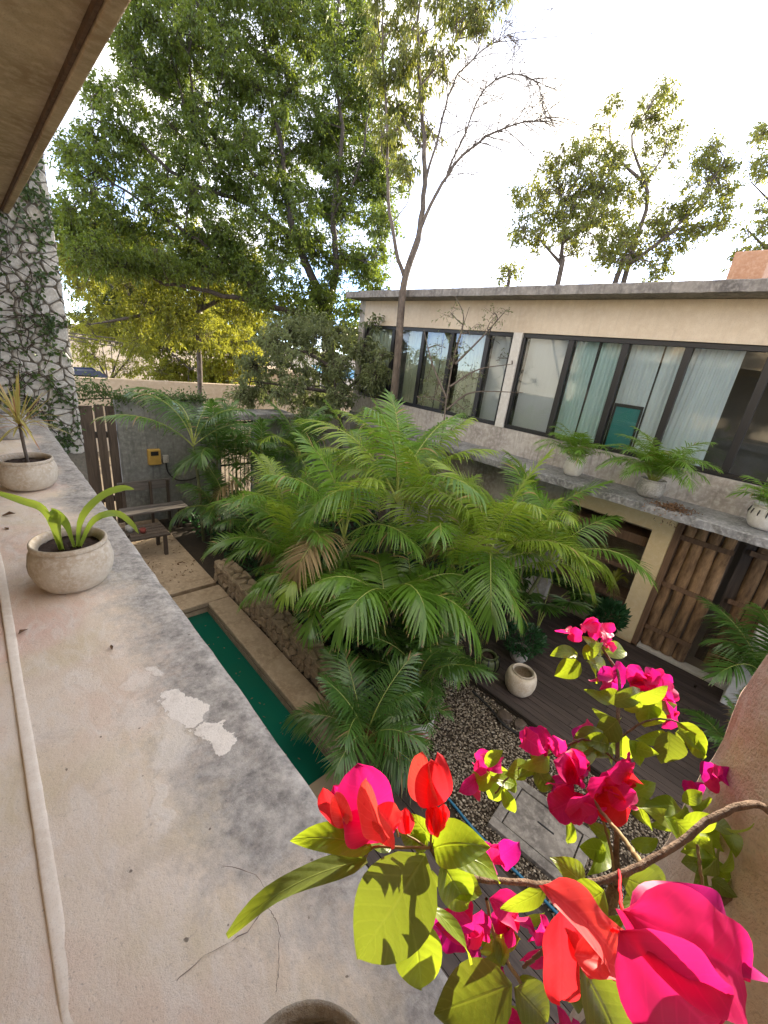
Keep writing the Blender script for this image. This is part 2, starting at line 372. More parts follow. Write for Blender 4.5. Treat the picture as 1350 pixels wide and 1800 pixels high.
M['boug_leaf_olive'] = m_leaf('olive_bougainvillea_leaf', (.075, .115, .025), (.17, .215, .055), (.36, .46, .04), .32, .38, vein=True)
M['boug_stem'] = m_bark('bougainvillea_bark', (.15, .085, .055), (.34, .235, .165), 60)
M['boug_shoot'] = m_plain('red_green_shoot', (.22, .15, .06), .6, nscale=60, var=.4)
M['bract_pink'] = m_leaf('magenta_bract', (.48, .008, .115), (.66, .022, .19), (.95, .02, .26), .50, .5, vein=True, spec=.25, crinkle=True)
M['bract_red'] = m_leaf('scarlet_bract', (.55, .012, .035), (.74, .045, .07), (1., .035, .05), .50, .5, vein=True, spec=.25, crinkle=True)
M['bract_coral'] = m_leaf('coral_bract', (.62, .08, .10), (.78, .16, .16), (1., .10, .08), .40, .5, vein=True, spots=(.42, .012, .06), spec=.25, crinkle=True)
M['bract_purple'] = m_leaf('purple_pink_bract', (.34, .008, .17), (.52, .014, .24), (.75, .015, .34), .50, .5, vein=True, spec=.25, crinkle=True)

def m_glass():
    t = NT('window_glass')
    tr = t.n.new('ShaderNodeBsdfTransparent'); tr.inputs[0].default_value = (.86, .93, .93, 1)
    gl = t.n.new('ShaderNodeBsdfGlossy'); gl.inputs['Roughness'].default_value = .015; gl.inputs['Color'].default_value = (.9, .95, 1, 1)
    w = t.n.new('ShaderNodeFresnel'); w.inputs[0].default_value = 1.38
    t.l.new(t.bump(t.noise(1.1, 2), .02, .05), gl.inputs['Normal'])
    k = t.n.new('ShaderNodeMixShader'); t.l.new(t.math('ADD', w.outputs[0], .05, True), k.inputs[0]); t.l.new(tr.outputs[0], k.inputs[1]); t.l.new(gl.outputs[0], k.inputs[2])
    return t.done(k)
M['glass'] = m_glass()
def m_curtain(name, a, b):
    t = NT(name); n = t.noise(4, 3, stretch=(1, 6, .3)); c = t.mix(n, a, b)
    p = t.bsdf(c, .9); tr = t.n.new('ShaderNodeBsdfTranslucent'); t.l.new(c, tr.inputs[0])
    k = t.n.new('ShaderNodeMixShader'); k.inputs[0].default_value = .3; t.l.new(p.outputs[0], k.inputs[1]); t.l.new(tr.outputs[0], k.inputs[2])
    return t.done(k)
M['curtain_blue'] = m_curtain('pale_blue_curtain', (.74, .82, .87), (.86, .92, .95))
M['curtain_teal'] = m_curtain('teal_sheer_curtain', (.60, .78, .79), (.75, .89, .89))
M['curtain_cream'] = m_curtain('cream_green_curtain', (.58, .59, .42), (.74, .74, .58))
M['screen'] = m_curtain('grey_roller_screen', (.64, .64, .67), (.70, .70, .73))
M['teal_mirror'] = m_plain('teal_panel', (.03, .21, .22), .25, nscale=3, var=.2)
def m_water():
    t = NT('pool_water'); p = t.bsdf((.003, .078, .052), .02, t.bump(t.noise(6, 4), .05, .02)); p.inputs['IOR'].default_value = 1.33
    return t.done(p)
M['water'] = m_water()
def m_gravel():
    t = NT('river_gravel'); v = t.attr('v'); n = t.noise(40, 3)
    c = t.ramp(v, [(0., (.075, .06, .045)), (.35, (.21, .17, .13)), (.7, (.34, .285, .215)), (1., (.50, .45, .37))])
    return t.done(t.bsdf(t.mix(t.math('MULTIPLY', n, .4), c, (.10, .08, .06)), .8))
M['gravel'] = m_gravel()
M['ground'] = m_plain('bare_ground', (.20, .155, .105), .95, nscale=2, var=.35, bump=.5)

# ------------------------------------------------------------------ setting: ground, pool, deck
def sheet(name, x0, x1, y0, y1, z, mat, nx=1, ny=1):
    b = MB(); xs = np.linspace(x0, x1, nx+1); ys = np.linspace(y0, y1, ny+1)
    V = np.array([(x, y, z) for x in xs for y in ys]); F = [(i*(ny+1)+j, (i+1)*(ny+1)+j, (i+1)*(ny+1)+j+1, i*(ny+1)+j+1) for i in range(nx) for j in range(ny)]
    return tag(b.add(V, F).build(name, mat), kind='structure')
# one ground sheet with the pool cut out of it
def ground():
    b = MB(); xs = [-400, 1.02, 2.13, 400]; ys = [-400, 2.3, 5.76, 400]
    V = np.array([(x, y, -.06) for x in xs for y in ys])
    F = [(i*4+j, (i+1)*4+j, (i+1)*4+j+1, i*4+j+1) for i in range(3) for j in range(3) if (i, j) != (1, 1)]
    return tag(b.add(V, F).build('ground', M['ground']), kind='structure')
ground()
sheet('garden_earth', 2.5, 7.3, 2.0, 9.5, -.02, M['earth'])
sheet('gravel_bed_base', 2.66, 4.3, -2.2, 2.9, -.03, M['earth'])
# pool basin and water
pb = MB()
pb.box((.98, 2.26, -1.3), (1.02, 5.80, -.07)); pb.box((2.13, 2.26, -1.3), (2.17, 5.80, -.07)); pb.box((1.02, 2.26, -1.3), (2.13, 2.30, -.07)); pb.box((1.02, 5.76, -1.3), (2.13, 5.80, -.07)); pb.box((1.02, 2.3, -1.34), (2.13, 5.76, -1.3))
tag(pb.build('pool_basin', M['tan_slab']), kind='structure')
tag(sheet('pool_water', 1.02, 2.13, 2.3, 5.76, -.15, M['water']), kind='structure')
cop = thing('pool_coping', 'tan cement kerb running round the narrow green pool', 'pool edge', (2.3, 4, 0))
for lo, hi in (((2.13, 2.32, -.05), (2.49, 5.74, .03)), ((.66, 5.75, -.05), (2.49, 6.17, .03)), ((.66, 2.32, -.05), (1.02, 5.74, .03))):
    bevel(MB().box(lo, hi).build('kerb_slab', M['tan_slab'], cop), .012)
for lo, hi, nm in (((.66, 6.27, -.06), (2.48, 9.5, .03), 'patio'),):
    tag(bevel(MB().box(lo, hi).build(nm, M['tan_slab']), .01), kind='structure')
# boardwalk at the foot of our house
def deck(name, x0, x1, y0, y1, w, z, mat, gap=.007, label=None, splits=()):
    root = tag(bpy.data.objects.new(name, None), kind='structure'); COL.objects.link(root); root.location = (x0, y0, 0); WLOC[root.name] = (x0, y0, 0)
    MB().box((x0, y0, z-.09), (x1, y1, z-.05)).build('joist_base', M['earth'], root)
    k = 0; x = x0
    while x + w <= x1 + 1e-6:
        cut = [y0] + sorted(random.uniform(y0+.4, y1-.4) for _ in range(2)) + [y1]
        for a, c in zip(cut, cut[1:]):
            if c - a < .05: continue
            dz = random.uniform(-.003, .003)
            MB().box((x, a+.002, z-.03+dz), (x+w-gap, c-.002, z+dz)).build('plank', mat, root)
        x += w
    return root
deck('terrace_deck', 4.28, 7.30, -1.9, 2.75, .108, .06, M['deck'])
deck('boardwalk', .62, 2.66, -1.9, 1.98, .125, .02, M['deck'])

# gravel pebbles (nobody could count them)
def pebbles():
    n = 16000
    x = rng.uniform(2.69, 4.26, n); y = rng.uniform(-.9, 2.85, n); z = rng.uniform(-.03, -.004, n)
    oct_ = np.array([(1,0,0),(0,1,0),(-1,0,0),(0,-1,0),(0,0,.7),(0,0,-.6)], float)
    fo = np.array([(0,1,4),(1,2,4),(2,3,4),(3,0,4),(1,0,5),(2,1,5),(3,2,5),(0,3,5)])
    s = rng.uniform(.007, .017, (n, 1, 1)) * rng.uniform(.7, 1.3, (n, 1, 3)); a = rng.uniform(0, 6.3, n)
    V = oct_[None] * s; c, sn = np.cos(a)[:, None], np.sin(a)[:, None]
    V = np.stack([V[..., 0]*c - V[..., 1]*sn, V[..., 0]*sn + V[..., 1]*c, V[..., 2]], -1) + np.stack([x, y, z], -1)[:, None]
    F = (fo[None] + 6*np.arange(n)[:, None, None]).reshape(-1, 3)
    o = MB().add(V.reshape(-1, 3), F, 0, np.repeat(rng.uniform(0, 1, n), 6)).build('gravel', M['gravel'], smooth=True)
    tag(o, 'loose tan gravel spread beside the dark deck', 'gravel', kind='stuff')
pebbles()

# ------------------------------------------------------------------ our house: shelf, lintel, walls
house = thing('near_house', 'weathered cement house front with long window shelf and brown lintel', 'house', (0, 0, 0))
MB().box((-4, -4, -.06), (.25, 5.5, 2.84)).build('lower_wall', M['sill_wall'], house)
MB().box((-4.2, -4, 2.85), (-4.0, 5.5, 4.82)).build('inner_wall', M['cream'], house)
MB().box((-4.2, 5.51, -.06), (-1.62, 5.9, 4.82)).build('room_end_wall', M['cream'], house)
MB().box((-4.2, -4.2, -.06), (.2, -4.02, 4.82)).build('room_end_wall', M['cream'], house)
MB().box((-3, -6, 5.352), (.30, 5.49, 7.2)).build('bounce_parapet', M['white_paint'], house)  # unseen upper wall, added to bounce sun into the courtyard
MB().box((-3, 5.92, -.06), (.60, 9.58, 6.4)).build('bounce_wing', M['white_paint'], house)  # added wing hidden behind the stone wall, throws warm fill onto the palms
def shelf():
    nx, ny = 24, 260
    xs = np.linspace(-.14, .44, nx); ys = np.linspace(-1.0, 5.5, ny)
    XX, YY = np.meshgrid(xs, ys, indexing='ij')
    rr = np.random.default_rng(3); e = np.interp(np.arange(ny), np.arange(0, ny, 3), rr.normal(0, .0013, len(np.arange(0, ny, 3))))
    XX = XX + (xs[:, None] > .40) * e[None]
    ZZ = 3.0 + .0035*np.sin(XX*9+YY*3.1) + .003*np.sin(YY*5.7+XX*4) + rr.normal(0, .0006, XX.shape)
    ZZ[-1] -= .010
    V = np.stack([XX, YY, ZZ], -1).reshape(-1, 3)
    F = [(i*ny+j, (i+1)*ny+j, (i+1)*ny+j+1, i*ny+j+1) for i in range(nx-1) for j in range(ny-1)]
    b = MB().add(V, F)
    lo = V[-ny:].copy(); lo2 = lo.copy(); lo2[:, 2] = 2.84; lo2[:, 0] = .43
    b.add(np.vstack([lo, lo2]), [(j, ny+j, ny+j+1, j+1) for j in range(ny-1)])
    b.box((-.13, -1, 2.845), (.425, 5.49, 2.90))
    return b.build('shelf', M['shelf'], house, smooth=True)
sh = shelf()
bx = np.linspace(-1, 5.45, 120)
prof = [(-.062, -.002), (-.0612, .0032), (-.058, .0040), (-.052, .0034), (-.044, .0016), (-.038, .0002), (-.035, -.004)]
V = np.array([(px_ + .0003*math.sin(y*3.3) + .0002*math.sin(y*31+k), y, 3.002 + pz*(1+.06*math.sin(y*4.1))) for y in bx for k, (px_, pz) in enumerate(prof)]); n = len(prof)
MB().add(V, [(i*n+j, i*n+j+1, (i+1)*n+j+1, (i+1)*n+j) for i in range(119) for j in range(n-1)]).build('bead', M['bead'], house, smooth=True)
MB().box((-.30, -1, 2.845), (-.142, 5.49, 2.985)).build('window_track', M['black_metal'], house)
li = MB().box((-4, -4, 4.82), (.425, 5.49, 5.35)).build('lintel', M['soffit'], house)
MB().box((.400, -4, 4.796), (.412, 5.485, 4.818)).build('drip_groove', M['door_frame'], house)
bevel(MB().box((.414, -4, 4.785), (.456, 5.488, 5.352)).build('drip_edge', M['soffit'], house), .006)
def pier():
    nz_, nw = 150, 46
    zs = np.linspace(-.05, 4.78, nz_); rr = np.random.default_rng(5)
    pts = smoothline([(*q, 0) for q in [(.44, -.80), (.455, -.40), (.475, -.14), (.52, -.075), (.585, -.046), (.61, -.047), (.66, -.10), (.80, -.50)]], nw)[:, :2]
    tn = np.gradient(pts, axis=0); nn = nrm(np.stack([-tn[:, 1], tn[:, 0]], -1))
    ph = rr.uniform(0, 6, 8); fr = rr.uniform(6, 40, 8); V = np.zeros((nz_, nw, 3))
    for i, z in enumerate(zs):
        s = np.cumsum(np.hypot(*tn.T))
        d = sum(.0007*np.sin(z*fr[k] + s*fr[(k+3) % 8] + ph[k]) for k in range(8)) + rr.normal(0, .0008, nw)
        V[i, :, :2] = pts + nn*d[:, None]; V[i, :, 2] = z
    F = [(i*nw+j, i*nw+j+1, (i+1)*nw+j+1, (i+1)*nw+j) for i in range(nz_-1) for j in range(nw-1)]
    o = MB().add(V.reshape(-1, 3), F).build('stone_pier', M['rough_pink'], smooth=True)
    return tag(o, 'rough pinkish plastered pier beside the magenta bougainvillea', 'pier')
pier()
# cracks
for pix in ([(255,1790),(292,1745),(335,1700),(385,1665),(430,1640),(452,1615),(470,1590),(466,1560),(440,1533),(392,1522)], [(470,1590),(488,1630),(490,1700),(484,1745)]):
    P = []
    for q in pix:
        d = RIGHT*(q[0]-675)/FPX + DOWN*(q[1]-900)/FPX + FWD; P.append(CAM + d*((3.004-4)/d[2]))
    P = smoothline(P, 30); P[:, :2] += rng.normal(0, .0012, (30, 2)); P[:, 2] = 3.0045 + 0*P[:, 0]
    w = np.abs(rng.normal(.00035, .0002, 30)) + .0001
    T = nrm(np.gradient(P, axis=0)); S = np.stack([-T[:, 1], T[:, 0], 0*T[:, 0]], -1)*w[:, None]
    MB().add(np.vstack([P-S, P+S]), [(i, i+1, 31+i, 30+i) for i in range(29)]).build('crack', M['crack'], house)

# ------------------------------------------------------------------ ivy covered stone wall at the end of the shelf
def voronoi_cells(pts, x0, x1, y0, y1):
    out = []
    for i, p in enumerate(pts):
        poly = [np.array(q, float) for q in ((x0,y0),(x1,y0),(x1,y1),(x0,y1))]
        for j in np.argsort(((pts-p)**2).sum(1))[1:18]:
            mid = (p + pts[j])/2; nn = pts[j]-p; new = []
            for a, b in zip(poly, poly[1:]+poly[:1]):
                da, db = (a-mid)@nn, (b-mid)@nn
                if da <= 0: new.append(a)
                if da*db < 0: new.append(a + (b-a)*da/(da-db))
            poly = new
            if len(poly) < 3: break
        if len(poly) >= 3: out.append(np.array(poly))
    return out
IW_Y = 5.5
ivw = thing('stone_wall', 'white rubble stone wall end with vine stems, beyond the shelf', 'wall', (.2, IW_Y, 0))
MB().box((-1.6, IW_Y+.02, -.06), (.765, IW_Y+.4, 6.0)).build('wall_core', M['mortar'], ivw)
gx, gz = np.meshgrid(np.arange(-.45, .80, .112), np.arange(2.7, 5.5, .105), indexing='ij')
pts = np.stack([gx.ravel(), gz.ravel()], -1) + rng.normal(0, .052, (gx.size, 2))
for poly in voronoi_cells(pts, -.5, .77, 2.6, 5.45):
    c = poly.mean(0); k = len(poly); ins = c + (poly-c)*.90; top = c + (poly-c)*.74; d = random.uniform(.012, .034)
    # knock the corners off
    def chop(P):
        Q = []
        for a, b in zip(P, np.roll(P, -1, 0)): Q += [a*.78+b*.22, a*.22+b*.78]
        return np.array(Q)
    A, B = chop(ins), chop(top); n = len(A)
    V = np.vstack([np.c_[A[:, 0], np.full(n, IW_Y+.021), A[:, 1]], np.c_[A[:, 0], np.full(n, IW_Y+.02-d*.6), A[:, 1]], np.c_[B[:, 0], IW_Y+.02-d+rng.normal(0, .002, n), B[:, 1]]])
    F4 = [(r*n+i, r*n+(i+1) % n, (r+1)*n+(i+1) % n, (r+1)*n+i) for r in range(2) for i in range(n)]
    b = MB().add(V, F4); b.F.append(np.array([[2*n+i for i in range(n)]])); b.M.append(np.zeros(1))
    b.build('stone', M['stone_white'], ivw, loc=(c[0], IW_Y, c[1]))

def leaves_mesh(b, base, dirv, up, L, W, mi=0, fold=.25, droop=0.0, v=None):
    """many small leaves: 4 points, 2 triangles, folded on the midrib"""
    n = len(base); d = nrm(dirv); s = nrm(np.cross(d, up)); nn = np.cross(s, d)
    L = np.broadcast_to(L, (n,))[:, None]; W = np.broadcast_to(W, (n,))[:, None]
    mid = base + d*L*.45
    tip = base + d*L - np.array([0, 0, 1.0])*droop*L
    V = np.stack([base, mid + s*W*.5 + nn*W*fold, tip, mid - s*W*.5 + nn*W*fold], 1).reshape(-1, 3)
    k = 4*np.arange(n)[:, None]
    F = np.concatenate([k + np.array([[0, 1, 2]]), k + np.array([[0, 2, 3]])])
    vv = rng.uniform(0, 1, n) if v is None else np.clip(v, 0, 1)
    b.add(V, F, mi, np.repeat(vv, 4))

def ivy(name, label, stems_, y, nleaf, xr, zr, dens):
    root = thing(name, label, 'ivy', (.3, y, 3.0))
    b = MB()
    segs = []
    for k in range(stems_):
        x = rng.uniform(*xr); z = rng.uniform(zr[0]-.3, zr[1]); a = rng.uniform(.4, 2.7); P = []
        for i in range(int(rng.integers(8, 22))):
            P.append((x, y - rng.uniform(.012, .02), z)); a += rng.normal(0, .38); x += .045*math.cos(a); z += .045*math.sin(a)
            if not (xr[0]-.02 < x < xr[1] and z < zr[1]+.3): break
        if len(P) > 3:
            P = np.array(P); V, F = tube(P, np.linspace(.0045, .002, len(P)), 4); b.add(V, F); segs.append(P)
    b.build('stems', M['vine'], root)
    allp = np.vstack(segs); pr = np.array([dens(p[0], p[2]) for p in allp]); pr /= pr.sum()
    idx = rng.choice(len(allp), nleaf, p=pr)
    base = allp[idx] + rng.normal(0, .025, (nleaf, 3))*np.array([1, .25, 1]); base[:, 1] = np.minimum(base[:, 1], y-.008)
    d = rng.normal(0, 1, (nleaf, 3))*np.array([1, .25, .8]) + np.array([0, -.15, -.6])
    up = np.tile([0, -1.0, .35], (nleaf, 1)) + rng.normal(0, .3, (nleaf, 3))
    lb = MB(); leaves_mesh(lb, base, d, up, rng.uniform(.028, .055, nleaf), rng.uniform(.02, .036, nleaf))
    tag(lb.build('leaves', M['leaf_ivy'], root), kind='stuff')
    return root
ivy('creeping_ivy', 'dark creeping vine with small leaves clinging to white stone wall', 190, IW_Y-.02, 4300, (-.6, .76), (2.8, 5.3),
    lambda x, z: .25 + 2.2*max(0, z-4.35) + 1.2*max(0, 3.35-z) + (.9 if x > .55 else 0))

# ------------------------------------------------------------------ foliage builders
def frond(L=1.6, a0=1.2, a1=-.4, nleaf=42, ll=.42, lw=.028, lift=.25, grav=.25, petiole=.22, seed=0, bend=0.0, curl=1.6):
    """feather leaf rising along +X; arrays for an MB: mat 0 = leaflets, mat 1 = midrib"""
    r = np.random.default_rng(seed); K = 26
    t = np.linspace(0, 1, K); ang = a0 + (a1-a0)*t**curl
    dx = np.cos(ang); dz = np.sin(ang); dy = bend*t
    P = np.cumsum(np.stack([dx, dy, dz], -1), 0)*L/K; P -= P[0]
    b = MB(); V, F = tube(P, np.interp(t, [0, .15, 1], [.016, .010, .0025])*L/1.6, 5); b.add(V, F, 1)
    T = nrm(np.gradient(P, axis=0)); S = nrm(np.cross(np.array([0, 0, 1.0])+0*T + T*1e-3, T)); S = nrm(np.cross(np.stack([-np.sin(ang), 0*ang, np.cos(ang)], -1), T)); N = np.cross(T, S)
    u = petiole + (1-petiole)*np.linspace(0, 1, nleaf)**.95
    for sg in (1, -1):
        uu = np.clip(u + r.normal(0, .004, nleaf), 0, .995)
        ip = lambda A: np.stack([np.interp(uu, t, A[:, k]) for k in range(3)], -1)
        p0, tt, ss, nn = ip(P), nrm(ip(T)), nrm(ip(S)), nrm(ip(N))
        w = (uu-petiole)/(1-petiole)
        sp = np.radians(np.interp(w, [0, .2, .7, 1], [78, 68, 48, 14])) + r.normal(0, .06, nleaf)
        ln = ll*np.interp(w, [0, .12, .4, .75, 1], [.55, .85, 1, .75, .38])*r.uniform(.88, 1.08, nleaf)
        d0 = tt*np.cos(sp)[:, None] + sg*ss*np.sin(sp)[:, None] + nn*(lift + r.normal(0, .07, nleaf))[:, None]
        d0 = nrm(d0)
        KS = np.array([0, .25, .55, .82, 1.0]); g = grav*(1 + r.normal(0, .2, nleaf))
        br = (r.random(nleaf) < .12)*r.uniform(.1, .6, nleaf)      # broken tips
        pts = p0[:, None] + ln[:, None, None]*(d0[:, None]*KS[None, :, None] - np.array([0, 0, 1.0])*(g[:, None]*KS**2 + br[:, None]*np.maximum(0, KS-.55)*1.2)[..., None])
        tg = nrm(np.gradient(pts, axis=1))
        wv = nrm(np.cross(tg, nn[:, None] + sg*.25*ss[:, None] + 1e-4)); 
        wd = lw*np.array([.45, 1.0, .9, .5, .05])[None, :, None]*r.uniform(.85, 1.15, nleaf)[:, None, None]*.5
        A, B = pts - wv*wd, pts + wv*wd
        V = np.stack([A, B], 2).reshape(nleaf*10, 3)
        k = 10*np.arange(nleaf)[:, None, None]
        q = np.array([[2*i, 2*i+1, 2*i+3, 2*i+2] for i in range(4)])[None]
        b.add(V, (k+q).reshape(-1, 4), 0, np.repeat(np.clip(r.normal(.45, .22, nleaf), 0, .96) + (r.random(nleaf) < .015), 10), np.tile(np.repeat(KS, 2), nleaf))
    return b
FROND_N = [0]
def put_frond(root, at, az, mats, name='frond', roll=0.0, **kw):
    FROND_N[0] += 1
    b = frond(seed=1000+FROND_N[0], **kw)
    me = b.mesh(name, mats)
    o = bpy.data.objects.new(name, me); COL.objects.link(o); o.parent = root
    o.location = Vector(at) - Vector(WLOC[root.name]); o.rotation_euler = (roll, 0, az)
    return o
def palm(label, base, stems, group=None, mat='palm', trunk=True, cat='palm', name='areca_palm', root=None, gold=.0):
    """stems: (dx, dy, height, lean_x, lean_y, fronds, length, [az list or None], options)"""
    root = root or thing(name, label, cat, base, group)
    x, y, z = base
    for (dx, dy, h, lx, ly, nf, L, azs, kw) in stems:
        P = smoothline([(x+dx, y+dy, z-.03), (x+dx+lx*.3, y+dy+ly*.3, z+h*.5), (x+dx+lx, y+dy+ly, z+h)], 14)
        if trunk and h > .1:
            V, F = tube(P, np.interp(np.linspace(0, 1, 14), [0, .8, 1], [.034, .028, .016]), 8); MB().add(V, F).build('stem', M['palm_trunk'], root, smooth=True)
        top = P[-1]
        k0 = rng.uniform(0, 6.28)
        for i in range(nf):
            az = azs[i] if azs else k0 + i*2.399 + rng.normal(0, .15)
            age = i/max(1, nf-1)
            a0 = kw.get('a0', 1.50 - .75*age + rng.normal(0, .08)); a1 = kw.get('a1', .75 - 1.95*age + rng.normal(0, .2))
            mt = 'palm_yellow_lit' if rng.random() < gold else mat
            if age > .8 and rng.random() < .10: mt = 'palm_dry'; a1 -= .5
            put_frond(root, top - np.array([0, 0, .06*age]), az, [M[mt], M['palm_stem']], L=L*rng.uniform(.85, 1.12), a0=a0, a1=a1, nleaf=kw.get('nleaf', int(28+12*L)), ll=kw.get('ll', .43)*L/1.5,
                      lw=kw.get('lw', .021), lift=kw.get('lift', rng.uniform(-.05, .22)), grav=kw.get('grav', rng.uniform(.22, .55)), bend=rng.normal(0, .3), petiole=kw.get('pet', .2), curl=rng.uniform(1.1, 1.8))
    return root

def branch_mesh(b, pts, r0, r1, sides=6, n=14, wig=.0):
    P = smoothline(pts, n)
    if wig: P[1:-1] += rng.normal(0, wig, (n-2, 3))
    V, F = tube(P, np.linspace(r0, r1, n), sides); b.add(V, F); return P

def crown(root, clumps, limbs, mat, leaf=(.10, .04), twigs=14, per=12, spread=.30, droop=.35, bark='bark', wide=1.0, hang=-.15, name='crown', twr=.006):
    """clumps: (centre, radius) with leaves gathered on twigs; limbs: list of point arrays the clumps hang from"""
    tw = MB(); lf = MB(); LP = np.vstack(limbs); CC = []; EE = []
    for c, R in clumps:
        c = np.asarray(c); R = np.array([R, R, R*.8])
        near = LP[np.argsort(((LP-c)**2).sum(1))[:3]][rng.integers(3)]
        mid = (near+c)/2 + rng.normal(0, .12, 3)*np.linalg.norm(near-c)
        branch_mesh(tw, [near, mid, c], .010+.010*R.mean(), .007, 5, 6)
        n = max(3, int(twigs*R.mean()**2*rng.uniform(.7, 1.3)*4))
        q = nrm(rng.normal(0, 1, (n, 3)))*(rng.uniform(.05, 1, (n, 1))**.45)
        EE.append(c + q*R*wide); CC.append(np.tile(c, (n, 1)))
    E = np.vstack(EE); C = np.vstack(CC); n = len(E)
    sd = nrm(E-C+rng.normal(0, .15, (n, 3))+np.array([0, 0, .05])); ln = spread*rng.uniform(.6, 1.3, (n, 1)); s0 = E - sd*ln*.5
    # twigs: three sided tubes, all at once
    P = np.stack([C + (s0-C)*.15, (C+s0)/2 + rng.normal(0, .05, (n, 3)), s0, E+sd*ln*.4], 1)
    a = nrm(np.cross(sd, nrm(rng.normal(0, 1, (n, 3))))); b2 = np.cross(sd, a)
    rad = np.array([1, .8, .6, .3])*twr
    V = np.stack([P + rad[None, :, None]*(math.cos(t)*a + math.sin(t)*b2)[:, None] for t in (0, 2.094, 4.189)], 2)
    q = np.array([[i*3+j, i*3+(j+1) % 3, i*3+3+(j+1) % 3, i*3+3+j] for i in range(3) for j in range(3)])
    tw.add(V.reshape(-1, 3), (q[None]+12*np.arange(n)[:, None, None]).reshape(-1, 4))
    k = np.repeat(np.arange(n), rng.integers(int(per*.6), int(per*1.4)+1, n)); m_ = len(k)
    p = s0[k] + sd[k]*ln[k]*rng.uniform(0, 1, (m_, 1)) + rng.normal(0, .025, (m_, 3))
    d = sd[k]*.7 + nrm(rng.normal(0, 1, (m_, 3))) + np.array([0, 0, hang])
    up = np.array([0, 0, 1.0]) + rng.normal(0, .45, (m_, 3))
    leaves_mesh(lf, p, d, up, leaf[0]*rng.uniform(.65, 1.25, m_), leaf[1]*rng.uniform(.65, 1.25, m_), droop=droop, v=rng.normal(.45, .2, n)[k] + rng.normal(0, .18, m_))
    tag(tw.build('branches', M[bark], root), kind='stuff')
    return tag(lf.build(name, M[mat], root), kind='stuff')

# ------------------------------------------------------------------ the building across the courtyard
BX = 7.36
bld = thing('courtyard_building', 'two storey cream building with long black framed windows and flat roof', 'building', (BX, 3, 0))
Y0, Y1 = -4.0, 8.75
MB().box((BX, Y0, 4.705), (BX+.2, Y1, 5.24)).build('upper_wall', M['cream'], bld)
MB().box((BX, Y0, 2.42), (BX+.2, Y1, 2.985)).build('sill_wall', M['sill_wall'], bld)
MB().box((BX+.001, Y1, -.06), (BX+6, Y1+.2, 5.24)).build('end_wall', M['sill_wall'], bld)
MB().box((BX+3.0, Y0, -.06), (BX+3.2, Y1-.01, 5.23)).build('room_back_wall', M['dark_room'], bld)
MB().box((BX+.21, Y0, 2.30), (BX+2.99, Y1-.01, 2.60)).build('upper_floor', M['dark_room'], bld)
MB().box((BX-.015, 4.27, 2.986), (BX+.19, 4.45, 4.704)).build('pillar', M['white_paint'], bld)
MB().box((BX, -4, 2.986), (BX+.19, -2.6, 4.704)).build('side_wall', M['cream'], bld)
# ledge and roof with uneven, chipped edges
def slab(name, x0, x1, y0, y1, z0, z1, mat, amp=.006, seed=1, par=bld):
    r = np.random.default_rng(seed); n = 160; ys = np.linspace(y0, y1, n); e = r.normal(0, amp, n); e2 = r.normal(0, amp, n); f = r.normal(0, amp*.6, n)
    A = np.c_[x0+e, ys, np.full(n, z0)+f*.5]; B = np.c_[x0+e2, ys, np.full(n, z1-.012)+f]; B2 = np.c_[np.full(n, x0+.02)+e2, ys, np.full(n, z1)+f*.5]
    C = np.c_[np.full(n, x1), ys, np.full(n, z1)]; D = np.c_[np.full(n, x1), ys, np.full(n, z0)]
    V = np.vstack([A, B, B2, C, D]); F = [(k*n+i, ((k+1) % 5)*n+i, ((k+1) % 5)*n+i+1, k*n+i+1) for k in range(5) for i in range(n-1)]
    b = MB().add(V, F); b.F += [np.array([[0, n, 2*n, 3*n, 4*n]]), np.array([[5*n-1, 4*n-1, 3*n-1, 2*n-1, n-1]])]; b.M += [np.zeros(1)]*2
    return b.build(name, mat, par)
slab('ledge', 6.50, BX-.003, Y0, Y1, 2.415, 2.53, M['ledge'], .007, 2)
slab('roof', 6.92, BX+6, Y0, Y1+.25, 5.245, 5.385, M['ledge_edge'], .006, 3)
ch = MB(); ch.box((8.3, 1.30, 5.38), (8.75, 1.72, 6.02)); bevel(ch.build('chimney', M['brick'], bld), .02)
# windows: (y from, y to) of each pane
def window(y0, y1, mull, kinds, group_label):
    fr = MB(); x0, x1 = BX+.03, BX+.095
    fr.box((x0, y0, 2.99), (x1, y1, 3.06)); fr.box((x0, y0, 4.63), (x1, y1, 4.70))
    ys = [y0] + mull + [y1]
    for i, y in enumerate(ys):
        w = .048 if 0 < i < len(ys)-1 else .055
        ya, yb = (max(y0, y-w), min(y1, y+w))
        fr.box((x0-.012, ya, 3.061), (x1-.004, yb, 4.629))
    w_ = bevel(fr.build('window', M['black_metal'], bld), .004, 1)
    for a, c in zip(ys, ys[1:]):
        MB().add([(x0+.038, a+.03, 3.055), (x0+.038, c-.03, 3.055), (x0+.038, c-.03, 4.635), (x0+.038, a+.03, 4.635)], [(0, 3, 2, 1)]).build('pane', M['glass'], w_)
    return w_
window(-2.6, 4.27, [-1.75, -.85, -.05, .74, 1.66, 2.50, 3.36], None, '')
window(4.45, 8.7, [5.02, 5.90, 6.70, 7.66], None, '')
